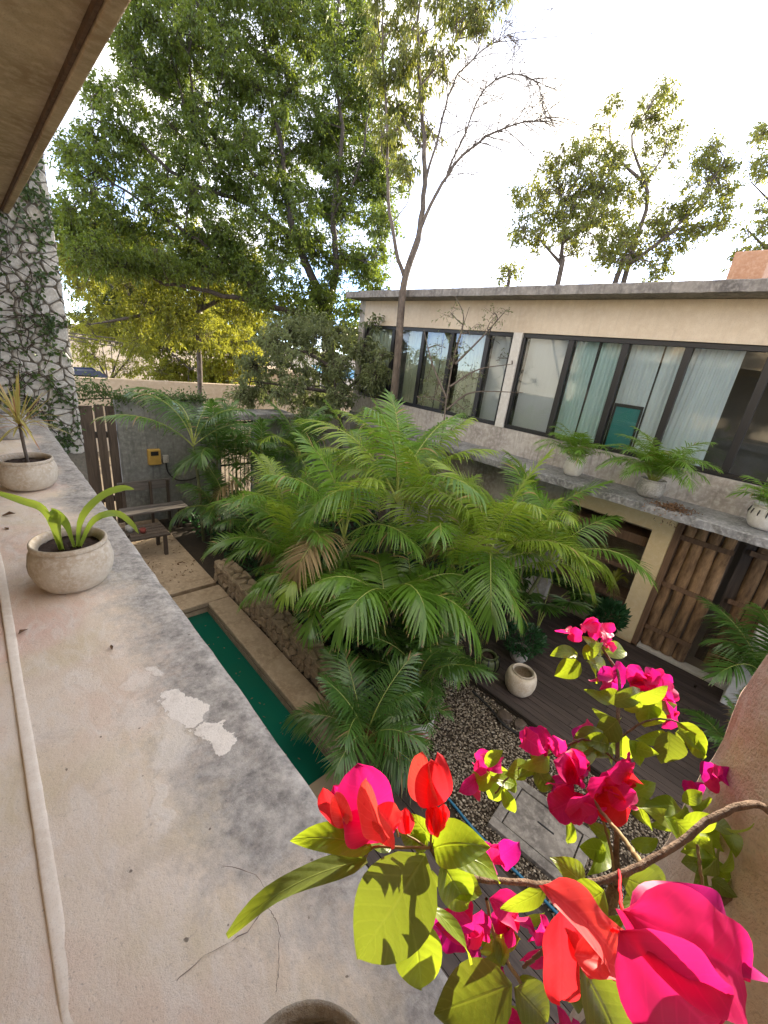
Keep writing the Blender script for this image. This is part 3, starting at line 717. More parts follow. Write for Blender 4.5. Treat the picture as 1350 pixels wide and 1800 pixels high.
def curtain(ya, yb, za, zb, x, mat, label, folds=9, amp=.03, group=None, slope=0.0):
    n = max(24, folds*8); ys = np.linspace(ya, yb, n); r = np.random.default_rng(int(abs(ya*100))+3)
    ph = np.cumsum(r.uniform(.6, 1.4, n)); ph = ph/ph[-1]*folds*2*np.pi
    xs = x + amp*np.sin(ph)
    zr = np.linspace(za, zb, 8); V = np.array([(xx + .004*math.sin(z*5+yy*9), yy + slope*(zb-z)*(k/n), z) for z in zr for k, (xx, yy) in enumerate(zip(xs, ys))])
    F = [(i*n+j, i*n+j+1, (i+1)*n+j+1, (i+1)*n+j) for i in range(7) for j in range(n-1)]
    o = MB().add(V, F).build('curtain', M[mat], smooth=True)
    return tag(o, label, 'curtain', group)
curtain(3.40, 4.2, 3.02, 4.66, BX+.19, 'screen', 'flat grey roller screen behind window pane next to white pillar', 1, .004)
curtain(2.98, 3.34, 3.02, 4.66, BX+.22, 'curtain_teal', 'pale teal curtain hanging next to the grey roller screen', 6, .025)
curtain(2.52, 2.92, 3.02, 4.66, BX+.22, 'curtain_teal', 'pale teal curtain hanging above the small potted palm, beside a narrow gap', 6, .025, slope=.02)
curtain(2.02, 2.47, 3.02, 4.66, BX+.22, 'curtain_blue', 'light blue curtain partly behind the standing teal panel', 6, .022)
curtain(1.69, 1.99, 3.02, 4.66, BX+.22, 'curtain_blue', 'narrow light blue curtain between the teal panel and a wide mullion', 4, .022)
curtain(1.05, 1.63, 3.02, 4.66, BX+.22, 'curtain_blue', 'wide light blue curtain drawn half across its pane above bushy potted palm', 9, .025, slope=.06)
curtain(-.04, .30, 3.02, 4.66, BX+.35, 'curtain_cream', 'cream curtain deep inside the last window', 5, .025)
for a, c, mt, lb in ((4.5, 4.98, 'screen', 'pale roller blind inside the pane beside the white pillar, left window'), (5.06, 5.75, 'curtain_cream', 'cream curtain behind the sparse shrub, next to pale blind'),
                     (5.95, 6.25, 'curtain_cream', 'narrow cream curtain behind the sparse shrub twigs'), (6.30, 6.66, 'curtain_cream', 'cream green curtain just right of the slender trunk'),
                     (6.76, 7.3, 'curtain_cream', 'cream green curtain behind the slender tree trunk'), (7.72, 8.6, 'curtain_cream', 'cream curtain half hidden by the evergreen leaves')):
    curtain(a, c, 3.02, 4.66, BX+.2, mt, lb, 7 if mt != 'screen' else 1, .022 if mt != 'screen' else .004)
tp = thing('standing_panel', 'teal framed panel standing inside the window before a blue curtain', 'panel', (BX+.15, 2.2, 2.99))
bevel(MB().box((BX+.118, 2.03, 2.995), (BX+.135, 2.40, 3.72)).build('panel_sheet', M['teal_mirror'], tp), .003)
pf = MB(); 
for lo, hi in (((BX+.110, 2.0, 2.992), (BX+.117, 2.035, 3.75)), ((BX+.110, 2.395, 2.992), (BX+.117, 2.43, 3.75)), ((BX+.110, 2.0351, 3.70), (BX+.117, 2.3949, 3.75))): pf.box(lo, hi)
pf.build('panel_frame', M['black_metal'], tp)
# lower storey: pier, band, openings, bark door
MB().box((BX, 1.02, -.05), (BX+.2, 1.30, 2.414)).build('door_pier', M['cream_sunlit'], bld)
MB().box((BX, 1.301, 1.97), (BX+.2, 2.60, 2.414)).build('lower_band', M['cream_sunlit'], bld)
MB().box((BX-.02, 2.601, -.05), (BX+.2, 2.74, 2.414)).build('grey_post', M['sill_wall'], bld)
MB().box((BX, 2.741, -.05), (BX+.2, Y1, 2.414)).build('lower_wall', M['sill_wall'], bld)
MB().box((BX, Y0, -.05), (BX+.2, -1.2, 2.414)).build('lower_side_wall', M['sill_wall'], bld)
MB().box((BX+1.3, 1.31, -.05), (BX+1.4, 2.6, 2.29)).build('niche_wall', M['stone_tan'], bld)
for z in (.55, 1.12, 1.62):
    bevel(MB().box((BX+.12, 1.305, z), (BX+.6, 2.595, z+.16 if z > 1.5 else z+.08)).build('shelf_board', M['door_frame'], bld), .006)
dr = MB(); dr.box((BX-.01, .93, .0), (BX+.14, 1.015, 2.41)).box((BX-.01, -1.19, 2.33), (BX+.14, .929, 2.412))
door = dr.build('door', M['door_frame'], bld)
MB().box((BX-.03, -1.19, -.05), (BX+.16, .92, .035)).build('threshold', M['white_paint'], door)
def bark_slab(y0, y1, z0, z1, x):
    r = rng; n, k = 26, 7; zs = np.linspace(z0, z1, n); V = []
    ph = r.uniform(0, 6)
    for z in zs:
        w = (y1-y0)*(.5+.05*math.sin(z*4+ph)); c = (y0+y1)/2 + .008*math.sin(z*3+ph)
        for a in np.linspace(0, math.pi, k): V.append((x - .045*math.sin(a)*(1+.2*math.sin(z*9+a*3+ph)) + r.normal(0, .004), c + w*math.cos(a)*.98, z))
    F = [(i*k+j, i*k+j+1, (i+1)*k+j+1, (i+1)*k+j) for i in range(n-1) for j in range(k-1)]
    return MB().add(np.array(V), F).build('bark_slab', M['door_wood'], door, smooth=True)
for y0, y1 in ((.78, .92), (.62, .775), (.45, .61), (.28, .44)): bark_slab(y0, y1, .05, 2.32, BX+.09)
for y0, y1 in ((-.10, .06), (-.27, -.11), (-.45, -.28)): bark_slab(y0, y1, .05, 2.32, BX+.42)
MB().box((BX+.10, .27, .05), (BX+.12, .925, 2.32)).build('door_back', M['old_wood'], door)
MB().box((BX+.43, -1.1, .05), (BX+.46, .20, 2.32)).build('side_leaf', M['old_wood'], door)
for z in (.35, 1.15, 1.95):
    MB().box((BX+.035, .275, z), (BX+.05, .925, z+.075)).build('rail', M['door_frame'], door)
    MB().box((BX+.36, -.46, z), (BX+.378, .12, z+.075)).build('rail', M['door_frame'], door)
bl = MB().box((6.85, -1.7, -.05), (7.30, -.28, 1.22)); bevel(tag(bl.build('masonry_block', M['white_paint']), 'pale grey masonry block beside the bark door, behind palm fronds', 'block'), .015)

# guy wires and power lines
def wire(a, b, r, label, sag=.0, mat='black_metal', name='cable', group=None):
    P = np.array(a)[None] + (np.array(b)-np.array(a))[None]*np.linspace(0, 1, 16)[:, None]; P[:, 2] -= sag*4*np.linspace(0, 1, 16)*(1-np.linspace(0, 1, 16))
    V, F = tube(P, r, 5); return tag(MB().add(V, F).build(name, M[mat]), label, 'cable', group)
for p, q, lb in (((1203,500),(1228,415),'thin dark guy wire slanting from the roof through yellow leaves'), ((1238,495),(1270,405),'thin guy wire slanting from the roof beside the chimney tree'), ((930,500),(932,445),'short thin rod standing on the flat roof by a small bush')):
    wire(pd(*p, 8.6), pd(*q, 8.6), .006, lb, mat='twig', name='guy_wire')
wire(pd(735, 478, 14), pd(820, 508, 14), .008, 'overhead wire running behind the slender tree to the roof')
for i, (y, dy) in enumerate(((583, 0), (588, 4), (594, 7))):
    wire(pd(60, y-6, 17), pd(420, y+26+dy, 19), .035 if i == 1 else .02, ('thin topmost power line crossing the bushes beyond the wall', 'thickest power line, between two thinner ones beyond the wall', 'thin lowest power line crossing the bushes beyond the wall')[i], .12, mat='twig', name='power_line', group='power lines beyond the wall')

# ------------------------------------------------------------------ back wall of the courtyard
WY = 9.6
bw = thing('back_wall', 'grey mould streaked cement wall closing the courtyard', 'wall', (3, WY, 0))
MB().box((1.93, WY, -.06), (3.62, WY+.18, 2.60)).build('panel', M['grey_wall'], bw)
MB().box((4.85, WY, -.06), (8.3, WY+.18, 2.25)).build('panel', M['grey_wall'], bw)
bevel(MB().box((3.55, WY-.45, 2.26), (5.75, WY+.3, 2.40)).build('canopy_slab', M['ledge'], bw), .015)
MB().box((3.62, WY-.02, -.06), (3.98, WY+.18, 2.255)).build('panel', M['grey_wall'], bw)
gt = thing('plank_gate', 'dark upright plank gate with bright gaps beside the grey wall', 'gate', (1.6, WY, 0))
for i, x in enumerate((1.10, 1.335, 1.575, 1.755)):
    w = (.21, .21, .15, .155)[i]
    bevel(MB().box((x, WY+.02, .0), (x+w, WY+.06, 2.50-.02*(i % 2))).build('plank', M['old_wood'], gt), .006)
for z in (.5, 1.85): MB().box((1.08, WY+.062, z), (1.92, WY+.11, z+.12)).build('rail', M['old_wood'], gt)
bg_ = thing('bar_gate', 'black metal bar gate set in the opening under the cement canopy', 'gate', (4.4, WY, 0))
for x in np.arange(4.03, 4.84, .10):
    V, F = tube([(x, WY+.08, 0), (x, WY+.08, 1.1), (x, WY+.08, 2.2)], .012, 6); MB().add(V, F).build('bar', M['black_metal'], bg_)
for z in (.15, 1.05, 2.1): MB().box((3.99, WY+.06, z), (4.84, WY+.066, z+.05)).build('rail', M['black_metal'], bg_)
tag(bevel(MB().box((4.93, WY-.12, -.02), (5.02, WY-.06, 1.75)).build('leaning_board', M['door_frame']), .004), 'brown wooden board standing against the back wall', 'board')
mb_ = thing('meter_box', 'ochre yellow meter box with dark window on the grey wall', 'meter box', (2.5, WY, 1.4))
bevel(MB().box((2.41, WY-.11, 1.26), (2.66, WY-.001, 1.60)).build('case', M['yellow_box'], mb_), .02)
bevel(MB().box((2.46, WY-.118, 1.47), (2.61, WY-.111, 1.56)).build('window', M['black_metal'], mb_), .004)
bevel(MB().box((2.70, WY-.07, 1.28), (2.82, WY-.001, 1.45)).build('junction_box', M['pot_grey'], mb_), .008)
V, F = tube(smoothline([(2.76, WY-.05, 1.30), (2.80, WY-.05, 1.05), (2.98, WY-.05, .86), (3.25, WY-.05, .84), (3.5, WY-.05, .92)], 24), .016, 6); MB().add(V, F).build('conduit', M['rubber'], mb_, smooth=True)
# creeper on top of back wall
cr_ = thing('wall_creeper', 'low leafy creeper spilling over the top of the back wall', 'creeper', (2.5, WY, 2.6))
n = 2600; p = np.stack([rng.uniform(1.0, 3.7, n), WY + rng.normal(.05, .12, n), 2.60 + np.abs(rng.normal(0, .09, n)) - (rng.random(n) < .25)*rng.uniform(0, .25, n)], -1)
p[:, 2] += (np.abs(p[:, 0]-1.5) < .35)*np.abs(rng.normal(0, .16, n))
b = MB(); leaves_mesh(b, p, rng.normal(0, 1, (n, 3)), np.array([0, 0, 1.0])+rng.normal(0, .4, (n, 3)), rng.uniform(.05, .09, n), rng.uniform(.025, .045, n)); tag(b.build('leaves', M['leaf_ivy'], cr_), kind='stuff')
V, F = tube(smoothline([(1.0, WY+.05, 2.55), (1.8, WY+.08, 2.62), (2.8, WY+.05, 2.61), (3.7, WY+.06, 2.63)], 30), .012, 5); MB().add(V, F).build('stem', M['vine'], cr_)
# bench against the wall and a low plank table
be = thing('wooden_bench', 'greyed wooden bench with plank back against the grey wall', 'bench', (2.2, 9.1, .03))
for y, z in ((9.30, .80),): bevel(MB().box((1.75, y, z), (2.75, y+.035, z+.20)).build('backrest', M['grey_wood'], be), .006)
for i in range(3): bevel(MB().box((1.72, 8.84+.145*i, .43), (2.95, 8.84+.145*i+.13, .47)).build('seat_plank', M['grey_wood'], be), .005)
for x in (1.82, 2.32, 2.66): MB().box((x, 9.255, .03), (x+.05, 9.299, .98)).build('leg', M['old_wood'], be)
for x in (1.82, 2.75): MB().box((x, 8.86, .03), (x+.06, 8.92, .429)).build('leg', M['old_wood'], be)
ta = thing('plank_table', 'low dark slatted table with odds and ends standing near the bench', 'table', (1.85, 7.9, .03))
for i in range(5): bevel(MB().box((1.35, 7.62+.13*i, .44), (2.20, 7.62+.13*i+.105, .475)).build('slat', M['old_wood'], ta), .004)
for x, y in ((1.40, 7.66), (2.09, 7.66), (1.40, 8.14), (2.09, 8.14)): MB().box((x, y, .03), (x+.06, y+.06, .438)).build('leg', M['old_wood'], ta)
for i, (x, y, r_, h, mt, lb) in enumerate(((1.62, 8.0, .07, .12, 'pot_grey', 'small grey pot standing on the slatted table'), (1.80, 7.85, .055, .09, 'terracotta', 'small red clay pot on the slatted table'), (1.52, 7.78, .06, .07, 'old_wood', 'small dark bowl on the slatted table'))):
    V, F = lathe([(.001, .0), (r_*.7, .0), (r_, h*.5), (r_*.9, h), (r_*.8, h), (r_*.8, h*.6), (.001, h*.55)], 16); tag(MB().add(V + np.array([x, y, .476]), F).build('small_pot', M[mt], smooth=True), lb, 'pot')

# low rubble wall along the pool
sw = thing('rubble_wall', 'low tan rubble stone wall between the pool kerb and the palms', 'wall', (2.7, 4.6, 0))
MB().box((2.56, 2.75, -.05), (2.82, 6.46, .30)).build('core', M['mortar'], sw)
def stone_mesh(seed):
    r = np.random.default_rng(seed); n, k = 5, 8; V = [(0, 0, .5)]
    for i in range(1, n):
        th = math.pi*i/n
        for j in range(k):
            ph = 2*math.pi*(j+.5*(i % 2))/k; d = np.array([math.sin(th)*math.cos(ph), math.sin(th)*math.sin(ph), math.cos(th)])
            d = np.sign(d)*np.abs(d)**.62; V.append(d*.5*r.uniform(.86, 1.06))
    V.append((0, 0, -.5)); F3 = [(0, 1+j, 1+(j+1) % k) for j in range(k)] + [(len(V)-1, 1+(n-2)*k+(j+1) % k, 1+(n-2)*k+j) for j in range(k)]
    F4 = [(1+(i)*k+j, 1+(i+1)*k+j, 1+(i+1)*k+(j+1) % k, 1+i*k+(j+1) % k) for i in range(n-2) for j in range(k)]
    return MB().add(np.array(V, float), [np.array(F3), np.array(F4)]).mesh('stone', M['stone_tan'])
SM = [stone_mesh(i) for i in range(8)]
def poly_stone(poly, to3, d, parent, mat, org):
    c = poly.mean(0)
    def chop(P):
        Q = []
        for a, b in zip(P, np.roll(P, -1, 0)): Q += [a*.80+b*.20, a*.20+b*.80]
        return np.array(Q)
    A, B = chop(c + (poly-c)*.91), chop(c + (poly-c)*.70 + rng.normal(0, .004, 2)); n = len(A)
    V = np.vstack([[to3(a[0], a[1], -.01) for a in A], [to3(a[0], a[1], d*.55) for a in A], [to3(a[0], a[1], d*rng.uniform(.8, 1.15)) for a in B]])
    b = MB().add(V, [(r*n+i, r*n+(i+1) % n, (r+1)*n+(i+1) % n, (r+1)*n+i) for r in range(2) for i in range(n)]); b.F.append(np.array([[2*n+i for i in range(n)]])); b.M.append(np.zeros(1))
    return b.build('stone', mat, parent, loc=tuple(to3(c[0], c[1], 0)))
def scatter(x0, x1, y0, y1, sx, sy):
    gx, gy = np.meshgrid(np.arange(x0+sx/2, x1, sx), np.arange(y0+sy/2, y1, sy), indexing='ij')
    return np.stack([gx.ravel(), gy.ravel()], -1) + rng.normal(0, 1, (gx.size, 2))*np.array([sx, sy])*.27
for poly in voronoi_cells(scatter(2.75, 6.46, -.04, .335, .17, .125), 2.75, 6.46, -.04, .335): poly_stone(poly, lambda a, c, d: np.array([2.56-d, a, c]), random.uniform(.018, .05), sw, M['stone_tan'], 0)
for poly in voronoi_cells(scatter(2.75, 6.46, 2.53, 2.84, .20, .155), 2.75, 6.46, 2.53, 2.84): poly_stone(poly, lambda a, c, d: np.array([c, a, .30+d]), random.uniform(.03, .065), sw, M['stone_tan'], 0)
for poly in voronoi_cells(scatter(2.54, 2.84, -.04, .335, .14, .12), 2.54, 2.84, -.04, .335): poly_stone(poly, lambda a, c, d: np.array([a, 6.46+d, c]), random.uniform(.02, .04), sw, M['stone_tan'], 0)

# ------------------------------------------------------------------ beyond the wall
fw = MB().box((-6, 16.2, -.06), (16, 16.5, 2.30)); tag(fw.build('sandy_wall', M['far_wall']), 'long sunlit sandy wall beyond the plank gate', 'wall')
hb = thing('pale_house', 'pale flat roofed house far behind the evergreen tree', 'house', (15, 24, 0))
MB().box((12, 22, -.06), (21, 27, 3.6)).build('wall', M['white_paint'], hb); MB().box((11.8, 21.8, 3.6), (21.2, 27.2, 3.8)).build('roof', M['ledge_edge'], hb)
for x in (13.5, 16.0, 18.5): MB().box((x, 21.95, 1.5), (x+1.1, 21.99, 2.8)).build('window', M['black_metal'], hb)
sd = thing('sandy_shed', 'small sandy shed roof beyond the sandy wall', 'shed', (9, 19, 0))
MB().box((8.0, 18.2, -.06), (11.5, 21, 2.7)).build('wall', M['far_wall'], sd); slab('roof', 7.8, 11.7, 18.0, 21.2, 2.7, 2.85, M['far_wall'], .004, 5, sd)
tz = MB(); g = 12; gx = np.linspace(0, 1, g)
V = np.array([(10.2+2.3*a, 14.6+1.2*c, 3.05 + .35*c + .10*math.sin(a*7+c*3) - .25*math.sin(math.pi*a)*math.sin(math.pi*c)) for a in gx for c in gx]); F = [(i*g+j, (i+1)*g+j, (i+1)*g+j+1, i*g+j+1) for i in range(g-1) for j in range(g-1)]
tpl = thing('tarpaulin', 'sky blue tarpaulin awning glimpsed through the evergreen leaves', 'tarpaulin', (11.3, 15.2, 0))
tz.add(V, F).build('sheet', M['blue_tarp'], tpl, smooth=True)
for x, y, z in ((10.22, 14.62, 3.05), (12.48, 14.62, 3.1), (10.22, 15.78, 3.4), (12.48, 15.78, 3.4)):
    V, F = tube([(x, y, -.06), (x, y, 1.5), (x, y, z)], .03, 6); MB().add(V, F).build('post', M['old_wood'], tpl)
car = thing('parked_car', 'dark blue parked car roof showing above the sandy wall', 'car', (2.5, 19.5, 0))
V = []; 
prof = [(-2.0, .45), (-2.0, .95), (-1.1, 1.05), (-.55, 1.72), (.9, 1.78), (1.5, 1.15), (2.0, 1.0), (2.0, .45)]
nP = len(prof); V = np.array([(2.5+px_, 19.5+s*(.82 if pz < 1.2 else .66), pz+.45) for s in (-1, 1) for px_, pz in prof]); 
b = MB().add(V, [(i, (i+1) % nP, nP+(i+1) % nP, nP+i) for i in range(nP)]); b.F += [np.array([list(range(nP))]), np.array([list(range(2*nP-1, nP-1, -1))])]; b.M += [np.zeros(1)]*2
bevel(b.build('body', M['dark_blue'], car), .06, 3)
for sx in (-1.25, 1.25):
    for sy in (-.80, .80):
        V, F = lathe([(.001, -.1), (.3, -.1), (.33, -.06), (.33, .06), (.3, .1), (.001, .1)], 20); V = V[:, [0, 2, 1]] + np.array([2.5+sx, 19.5+sy, .87]); MB().add(V, F).build('wheel', M['rubber'], car, smooth=True)
bevel(MB().box((2.15, 18.74, 1.68), (3.3, 18.80, 2.12)).build('side_window', M['black_metal'], car), .02)
tag(bevel(MB().box((-4, 17.6, -.06), (9, 22, .53)).build('raised_yard', M['ground']), .05), kind='structure')

# ------------------------------------------------------------------ trees
def poly_clumps(poly, step, depth, rpx, jit=.35, holes=(), dj=1.0, keep=1.0):
    P = np.array(poly, float); out = []
    def inside(x, y):
        c = False
        for (xa, ya), (xb, yb) in zip(P, np.roll(P, -1, 0)):
            if (ya > y) != (yb > y) and x < (xb-xa)*(y-ya)/(yb-ya)+xa: c = not c
        return c
    x0, y0 = P.min(0); x1, y1 = P.max(0); row = 0
    y = y0
    while y <= y1:
        x = x0 + (row % 2)*step/2
        while x <= x1:
            X, Yp = x + rng.normal(0, jit*step), y + rng.normal(0, jit*step)
            if inside(X, Yp) and rng.random() < keep and not any((X-hx)**2+(Yp-hy)**2 < hr*hr for hx, hy, hr in holes):
                d = (depth(X, Yp) if callable(depth) else depth) + rng.normal(0, dj)
                out.append((pd(X, Yp, d), rpx*rng.uniform(.7, 1.25)/FPX*d))
            x += step
        y += step*.86; row += 1
    return out
def limb(b, pix, r0, r1, n=20, sides=8, wig=.0):
    return branch_mesh(b, [pd(*q) for q in pix], r0, r1, sides, n, wig)

def tree_big():
    D = 12.3
    base = pd(578, 720, D); base[2] = 0
    root = thing('evergreen_tree', 'huge dense dark evergreen tree towering over the courtyard wall', 'tree', tuple(base))
    b = MB()
    L = []
    P0 = [base - np.array([0, 0, .1])] + [pd(*q) for q in ((578, 640, D), (572, 560, D), (560, 510, D))]
    V, F = tube(smoothline(P0, 20), np.linspace(.24, .17, 20), 10); b.add(V, F); L.append(smoothline(P0, 20))
    for pix, r0 in (([(562,515,D),(520,420,D),(505,340,D-.3),(490,240,D-.4),(470,120,D-.5),(455,-40,D-.5)], .13),
                    ([(575,560,D),(590,470,D-.3),(585,380,D-.5),(600,250,D-.6),(590,100,D-.5),(600,-30,D-.5)], .11),
                    ([(520,420,D),(440,360,D-.5),(380,290,D-1),(330,200,D-1.3),(300,90,D-1.5)], .09),
                    ([(500,340,D-.3),(400,270,D-.9),(340,170,D-1.2),(330,60,D-1.3)], .06),
                    ([(572,560,D),(480,540,D-.6),(400,520,D-1),(300,500,D-1.5),(230,470,D-1.7)], .10),
                    ([(480,540,D-.6),(370,440,D-1.2),(270,370,D-1.7),(170,300,D-2.2)], .07),
                    ([(440,360,D-.5),(330,320,D-1.3),(220,230,D-1.9),(160,210,D-2.1)], .06),
                    ([(578,640,D),(530,600,D-.8),(480,590,D-1.2),(430,600,D-1.4)], .06),
                    ([(585,380,D-.5),(630,300,D-.5),(650,180,D-.6)], .05)):
        L.append(limb(b, pix, r0, .02, wig=.02))
    b.build('trunk', M['bark_dark'], root, smooth=True)
    dep = lambda x, y: D - .2 - 2.0*np.clip((560-x)/450, 0, 1)
    holes = ((250,290,24), (205,300,18), (290,345,24), (235,350,20), (540,470,26), (505,505,16), (420,230,12), (360,130,12), (470,60,10), (545,300,14), (180,190,12), (330,260,14), (620,420,16), (600,170,10))
    poly = [(222,-60),(208,110),(150,172),(108,250),(104,330),(115,420),(160,470),(260,480),(360,490),(440,530),(520,575),(600,620),(660,580),(690,470),(690,330),(662,200),(650,-60)]
    cl = poly_clumps(poly, 34, dep, 31, .36, holes, .6)
    crown(root, cl, L, 'leaf_big', (.115, .047), 50, 13, .34, bark='bark_dark')
    return L
LB = tree_big()
def tree_olive():
    D = 14.0; base = pd(352, 720, D); base[2] = 0
    root = thing('olive_tree', 'olive green spreading tree behind the plank gate, under the dark evergreen', 'tree', tuple(base)); b = MB(); L = []
    P0 = smoothline([base, pd(350, 620, D), pd(345, 560, D)], 14); V, F = tube(P0, np.linspace(.10, .075, 14), 8); b.add(V, F); L.append(P0)
    for pix in ([(345,560,D),(290,545,D),(230,520,D),(160,480,D)], [(345,560,D),(360,500,D),(320,440,D),(250,420,D)], [(350,545,D),(420,510,D),(460,480,D)], [(290,545,D),(220,560,D),(160,570,D)]): L.append(limb(b, pix, .08, .02))
    b.build('trunk', M['bark'], root, smooth=True)
    cl = poly_clumps([(108,370),(114,470),(130,540),(190,590),(300,615),(400,595),(470,560),(480,490),(420,420),(300,390),(190,390)], 36, D, 34, .34, ((250,505,14), (400,540,14), (180,520,14), (330,470,12)), .6, .93)
    crown(root, cl, L, 'leaf_olive_lit', (.13, .055), 30, 13, .38)
tree_olive()
def bush(name, label, poly, D, mat, step, rpx, leaf, trunks, cat='bush', tw=26, per=12, keep=1., dj=.6, bark='bark', base_z=0., spread=.32, r0=.05, droop=.35):
    base = pd(*trunks[0][0], D); base[2] = base_z
    root = thing(name, label, cat, tuple(base)); b = MB(); L = []
    for tpix in trunks:
        pts = [pd(*q, D) for q in tpix]
        if tpix is trunks[0]: pts = [base] + pts
        P = smoothline(pts, 16); V, F = tube(P, np.linspace(r0, r0*.25, 16), 6); b.add(V, F); L.append(P)
    b.build('trunk', M[bark], root, smooth=True)
    crown(root, poly_clumps(poly, step, D, rpx, .36, (), dj, keep), L, mat, leaf, tw, per, spread, droop, bark)
    return root
bush('yellow_bush', 'bright yellow green bush glowing in sun above the sandy wall', [(235,660),(240,590),(310,545),(430,550),(470,610),(440,670),(380,692),(300,690)], 17.5, 'leaf_yellow', 30, 32, (.15, .06), [[(330,690),(335,620)], [(335,650),(290,610)], [(335,650),(400,610)]], base_z=.5)
bush('dry_bush', 'straw yellow dry bush with bare stems near the blue car', [(125,640),(130,570),(230,555),(300,570),(290,650),(230,660),(150,655)], 18.2, 'leaf_yellow', 28, 27, (.13, .045), [[(190,672),(180,610)], [(195,665),(215,605)], [(190,668),(160,615)], [(195,668),(240,615)]], tw=16, per=10, base_z=.5)
bush('green_bush', 'mid green bush beside the stone wall edge, above power lines', [(115,430),(130,560),(170,610),(330,620),(470,600),(480,520),(360,470),(230,440),(150,420)], 20.5, 'leaf_olive', 34, 38, (.16, .07), [[(200,670),(190,540)], [(195,600),(280,550)]], base_z=.5)
bush('pale_bush', 'pale green bush beyond the wall between yellow bush and blue tarpaulin', [(400,640),(400,600),(440,580),(470,600),(460,650)], 19, 'leaf_olive', 34, 28, (.14, .06), [[(430,690),(430,620)]], base_z=.5)
bush('sage_tree', 'grey green small leaved tree leaning over the back wall canopy', [(400,680),(440,640),(420,600),(480,560),(560,570),(620,580),(660,560),(690,600),(660,680),(620,740),(560,760),(500,730),(430,720)], 10.1, 'leaf_sage', 29, 25, (.10, .044),
     [[(600,760),(590,690),(585,600)], [(588,650),(540,620),(500,610)], [(590,690),(520,680),(440,670)], [(588,650),(640,600)], [(590,700),(640,660)]], cat='tree', tw=80, per=12, keep=.95, dj=.5, bark='bark_dark', spread=.22, r0=.06)

def slender():
    D = 8.6; base = pd(698, 700, D); base[2] = 0
    root = thing('slender_tree', 'slender forked tree with peeling bark rising before the windows', 'tree', tuple(base)); b = MB(); L = []
    P0 = smoothline([base, pd(698, 640, D), pd(704, 560, D), pd(712, 490, D), pd(735, 420, D)], 24); V, F = tube(P0, np.linspace(.085, .068, 24), 9); b.add(V, F); L.append(P0)
    for pix, r0, r1 in (([(735,420,D),(745,330,D),(742,200,D),(735,80,D),(740,-40,D)], .06, .02), ([(712,490,D),(692,420,D),(682,330,D),(680,200,D),(672,60,D),(680,-30,D)], .045, .012),
                    ([(738,405,D),(785,310,D-.2),(850,245,D-.4),(920,215,D-.5),(968,208,D-.5)], .038, .005), ([(785,310,D-.2),(815,240,D-.3),(850,160,D-.3),(905,130,D-.3),(945,150,D-.3),(960,190,D-.3)], .02, .003),
                    ([(745,330,D),(770,240,D),(800,140,D),(860,80,D),(900,60,D)], .03, .004), ([(742,200,D),(700,120,D),(660,60,D)], .02, .004), ([(742,260,D),(710,210,D),(690,150,D)], .018, .004), ([(740,150,D),(790,90,D),(830,20,D),(850,-30,D)], .018, .004)):
        L.append(limb(b, pix, r0, r1, wig=.012))
    # bare twigs
    for P in L[3:6]:
        for k in range(4, len(P)-1):
            for _ in range(4):
                d = nrm(P[min(k+2, len(P)-1)]-P[k]) + rng.normal(0, .75, 3); ln = rng.uniform(.25, .75); q = [P[k], P[k]+d*ln*.5 + rng.normal(0, .03, 3), P[k]+d*ln + rng.normal(0, .06, 3)-np.array([0, 0, .08])]
                branch_mesh(b, q, .0085, .0035, 4, 6)
                for _ in range(3):
                    e = q[1] + (q[2]-q[1])*rng.uniform(0, 1); branch_mesh(b, [e, e+rng.normal(0, .09, 3), e+rng.normal(0, .17, 3)-np.array([0, 0, .05])], .0042, .0028, 3, 4)
    b.build('trunk', M['bark'], root, smooth=True)
    cl = poly_clumps([(650,-60),(655,120),(665,300),(700,330),(755,280),(770,200),(800,120),(850,70),(900,30),(890,-60)], 34, D, 25, .36, ((720,250,10),), .5, .84)
    crown(root, cl, L[:3]+L[6:], 'leaf_olive', (.105, .036), 60, 12, .28, .6, 'twig', hang=-.7)
slender()

def roof_tree(label, poly, D, limbs, mat='leaf_olive', keep=.85, step=21, rpx=20, leaf=(.095, .05), tw=48, per=9):
    base = pd(*limbs[0][0], D); base[2] = 0
    root = thing('roofside_tree', label, 'tree', tuple(base)); b = MB(); L = []
    for i, pix in enumerate(limbs):
        pts = [pd(*q, D) for q in pix]
        if i == 0: pts = [base] + pts
        P = smoothline(pts, 20); V, F = tube(P, np.linspace(.085 if i == 0 else .045, .012, 20), 7); b.add(V, F); L.append(P)
    b.build('trunk', M['bark'], root, smooth=True)
    crown(root, poly_clumps(poly, step, D, rpx, .38, (), .6, keep), L, mat, leaf, tw, per, .27, .4, 'bark')
roof_tree('airy yellow green tree with forked stem behind the flat roof', [(898,415),(915,330),(975,270),(1040,240),(1090,280),(1110,380),(1060,470),(1000,450),(940,445)], 10.5, [[(980,500),(985,460),(990,400),(985,330)], [(985,462),(965,440),(930,400)], [(987,430),(1030,390),(1050,320)]], keep=.9)
roof_tree('tallest leafy tree behind the roof, its top leaning beside open sky', [(1020,280),(1070,185),(1120,190),(1180,150),(1200,200),(1190,300),(1130,370),(1060,350)], 11.2, [[(1095,500),(1110,440),(1138,360),(1130,310),(1110,240),(1150,180)], [(1130,320),(1080,270),(1070,220)], [(1128,330),(1170,270)]], keep=.95, step=32)
roof_tree('spreading sparse tree with slanting limb behind the roof', [(1040,495),(1080,410),(1140,380),(1200,340),(1230,290),(1232,235),(1285,265),(1298,340),(1270,410),(1210,450),(1180,490)], 10.8, [[(1080,500),(1115,460),(1165,420),(1215,370),(1255,310)], [(1165,420),(1200,400),(1250,390)], [(1120,455),(1100,430)]], keep=.8)
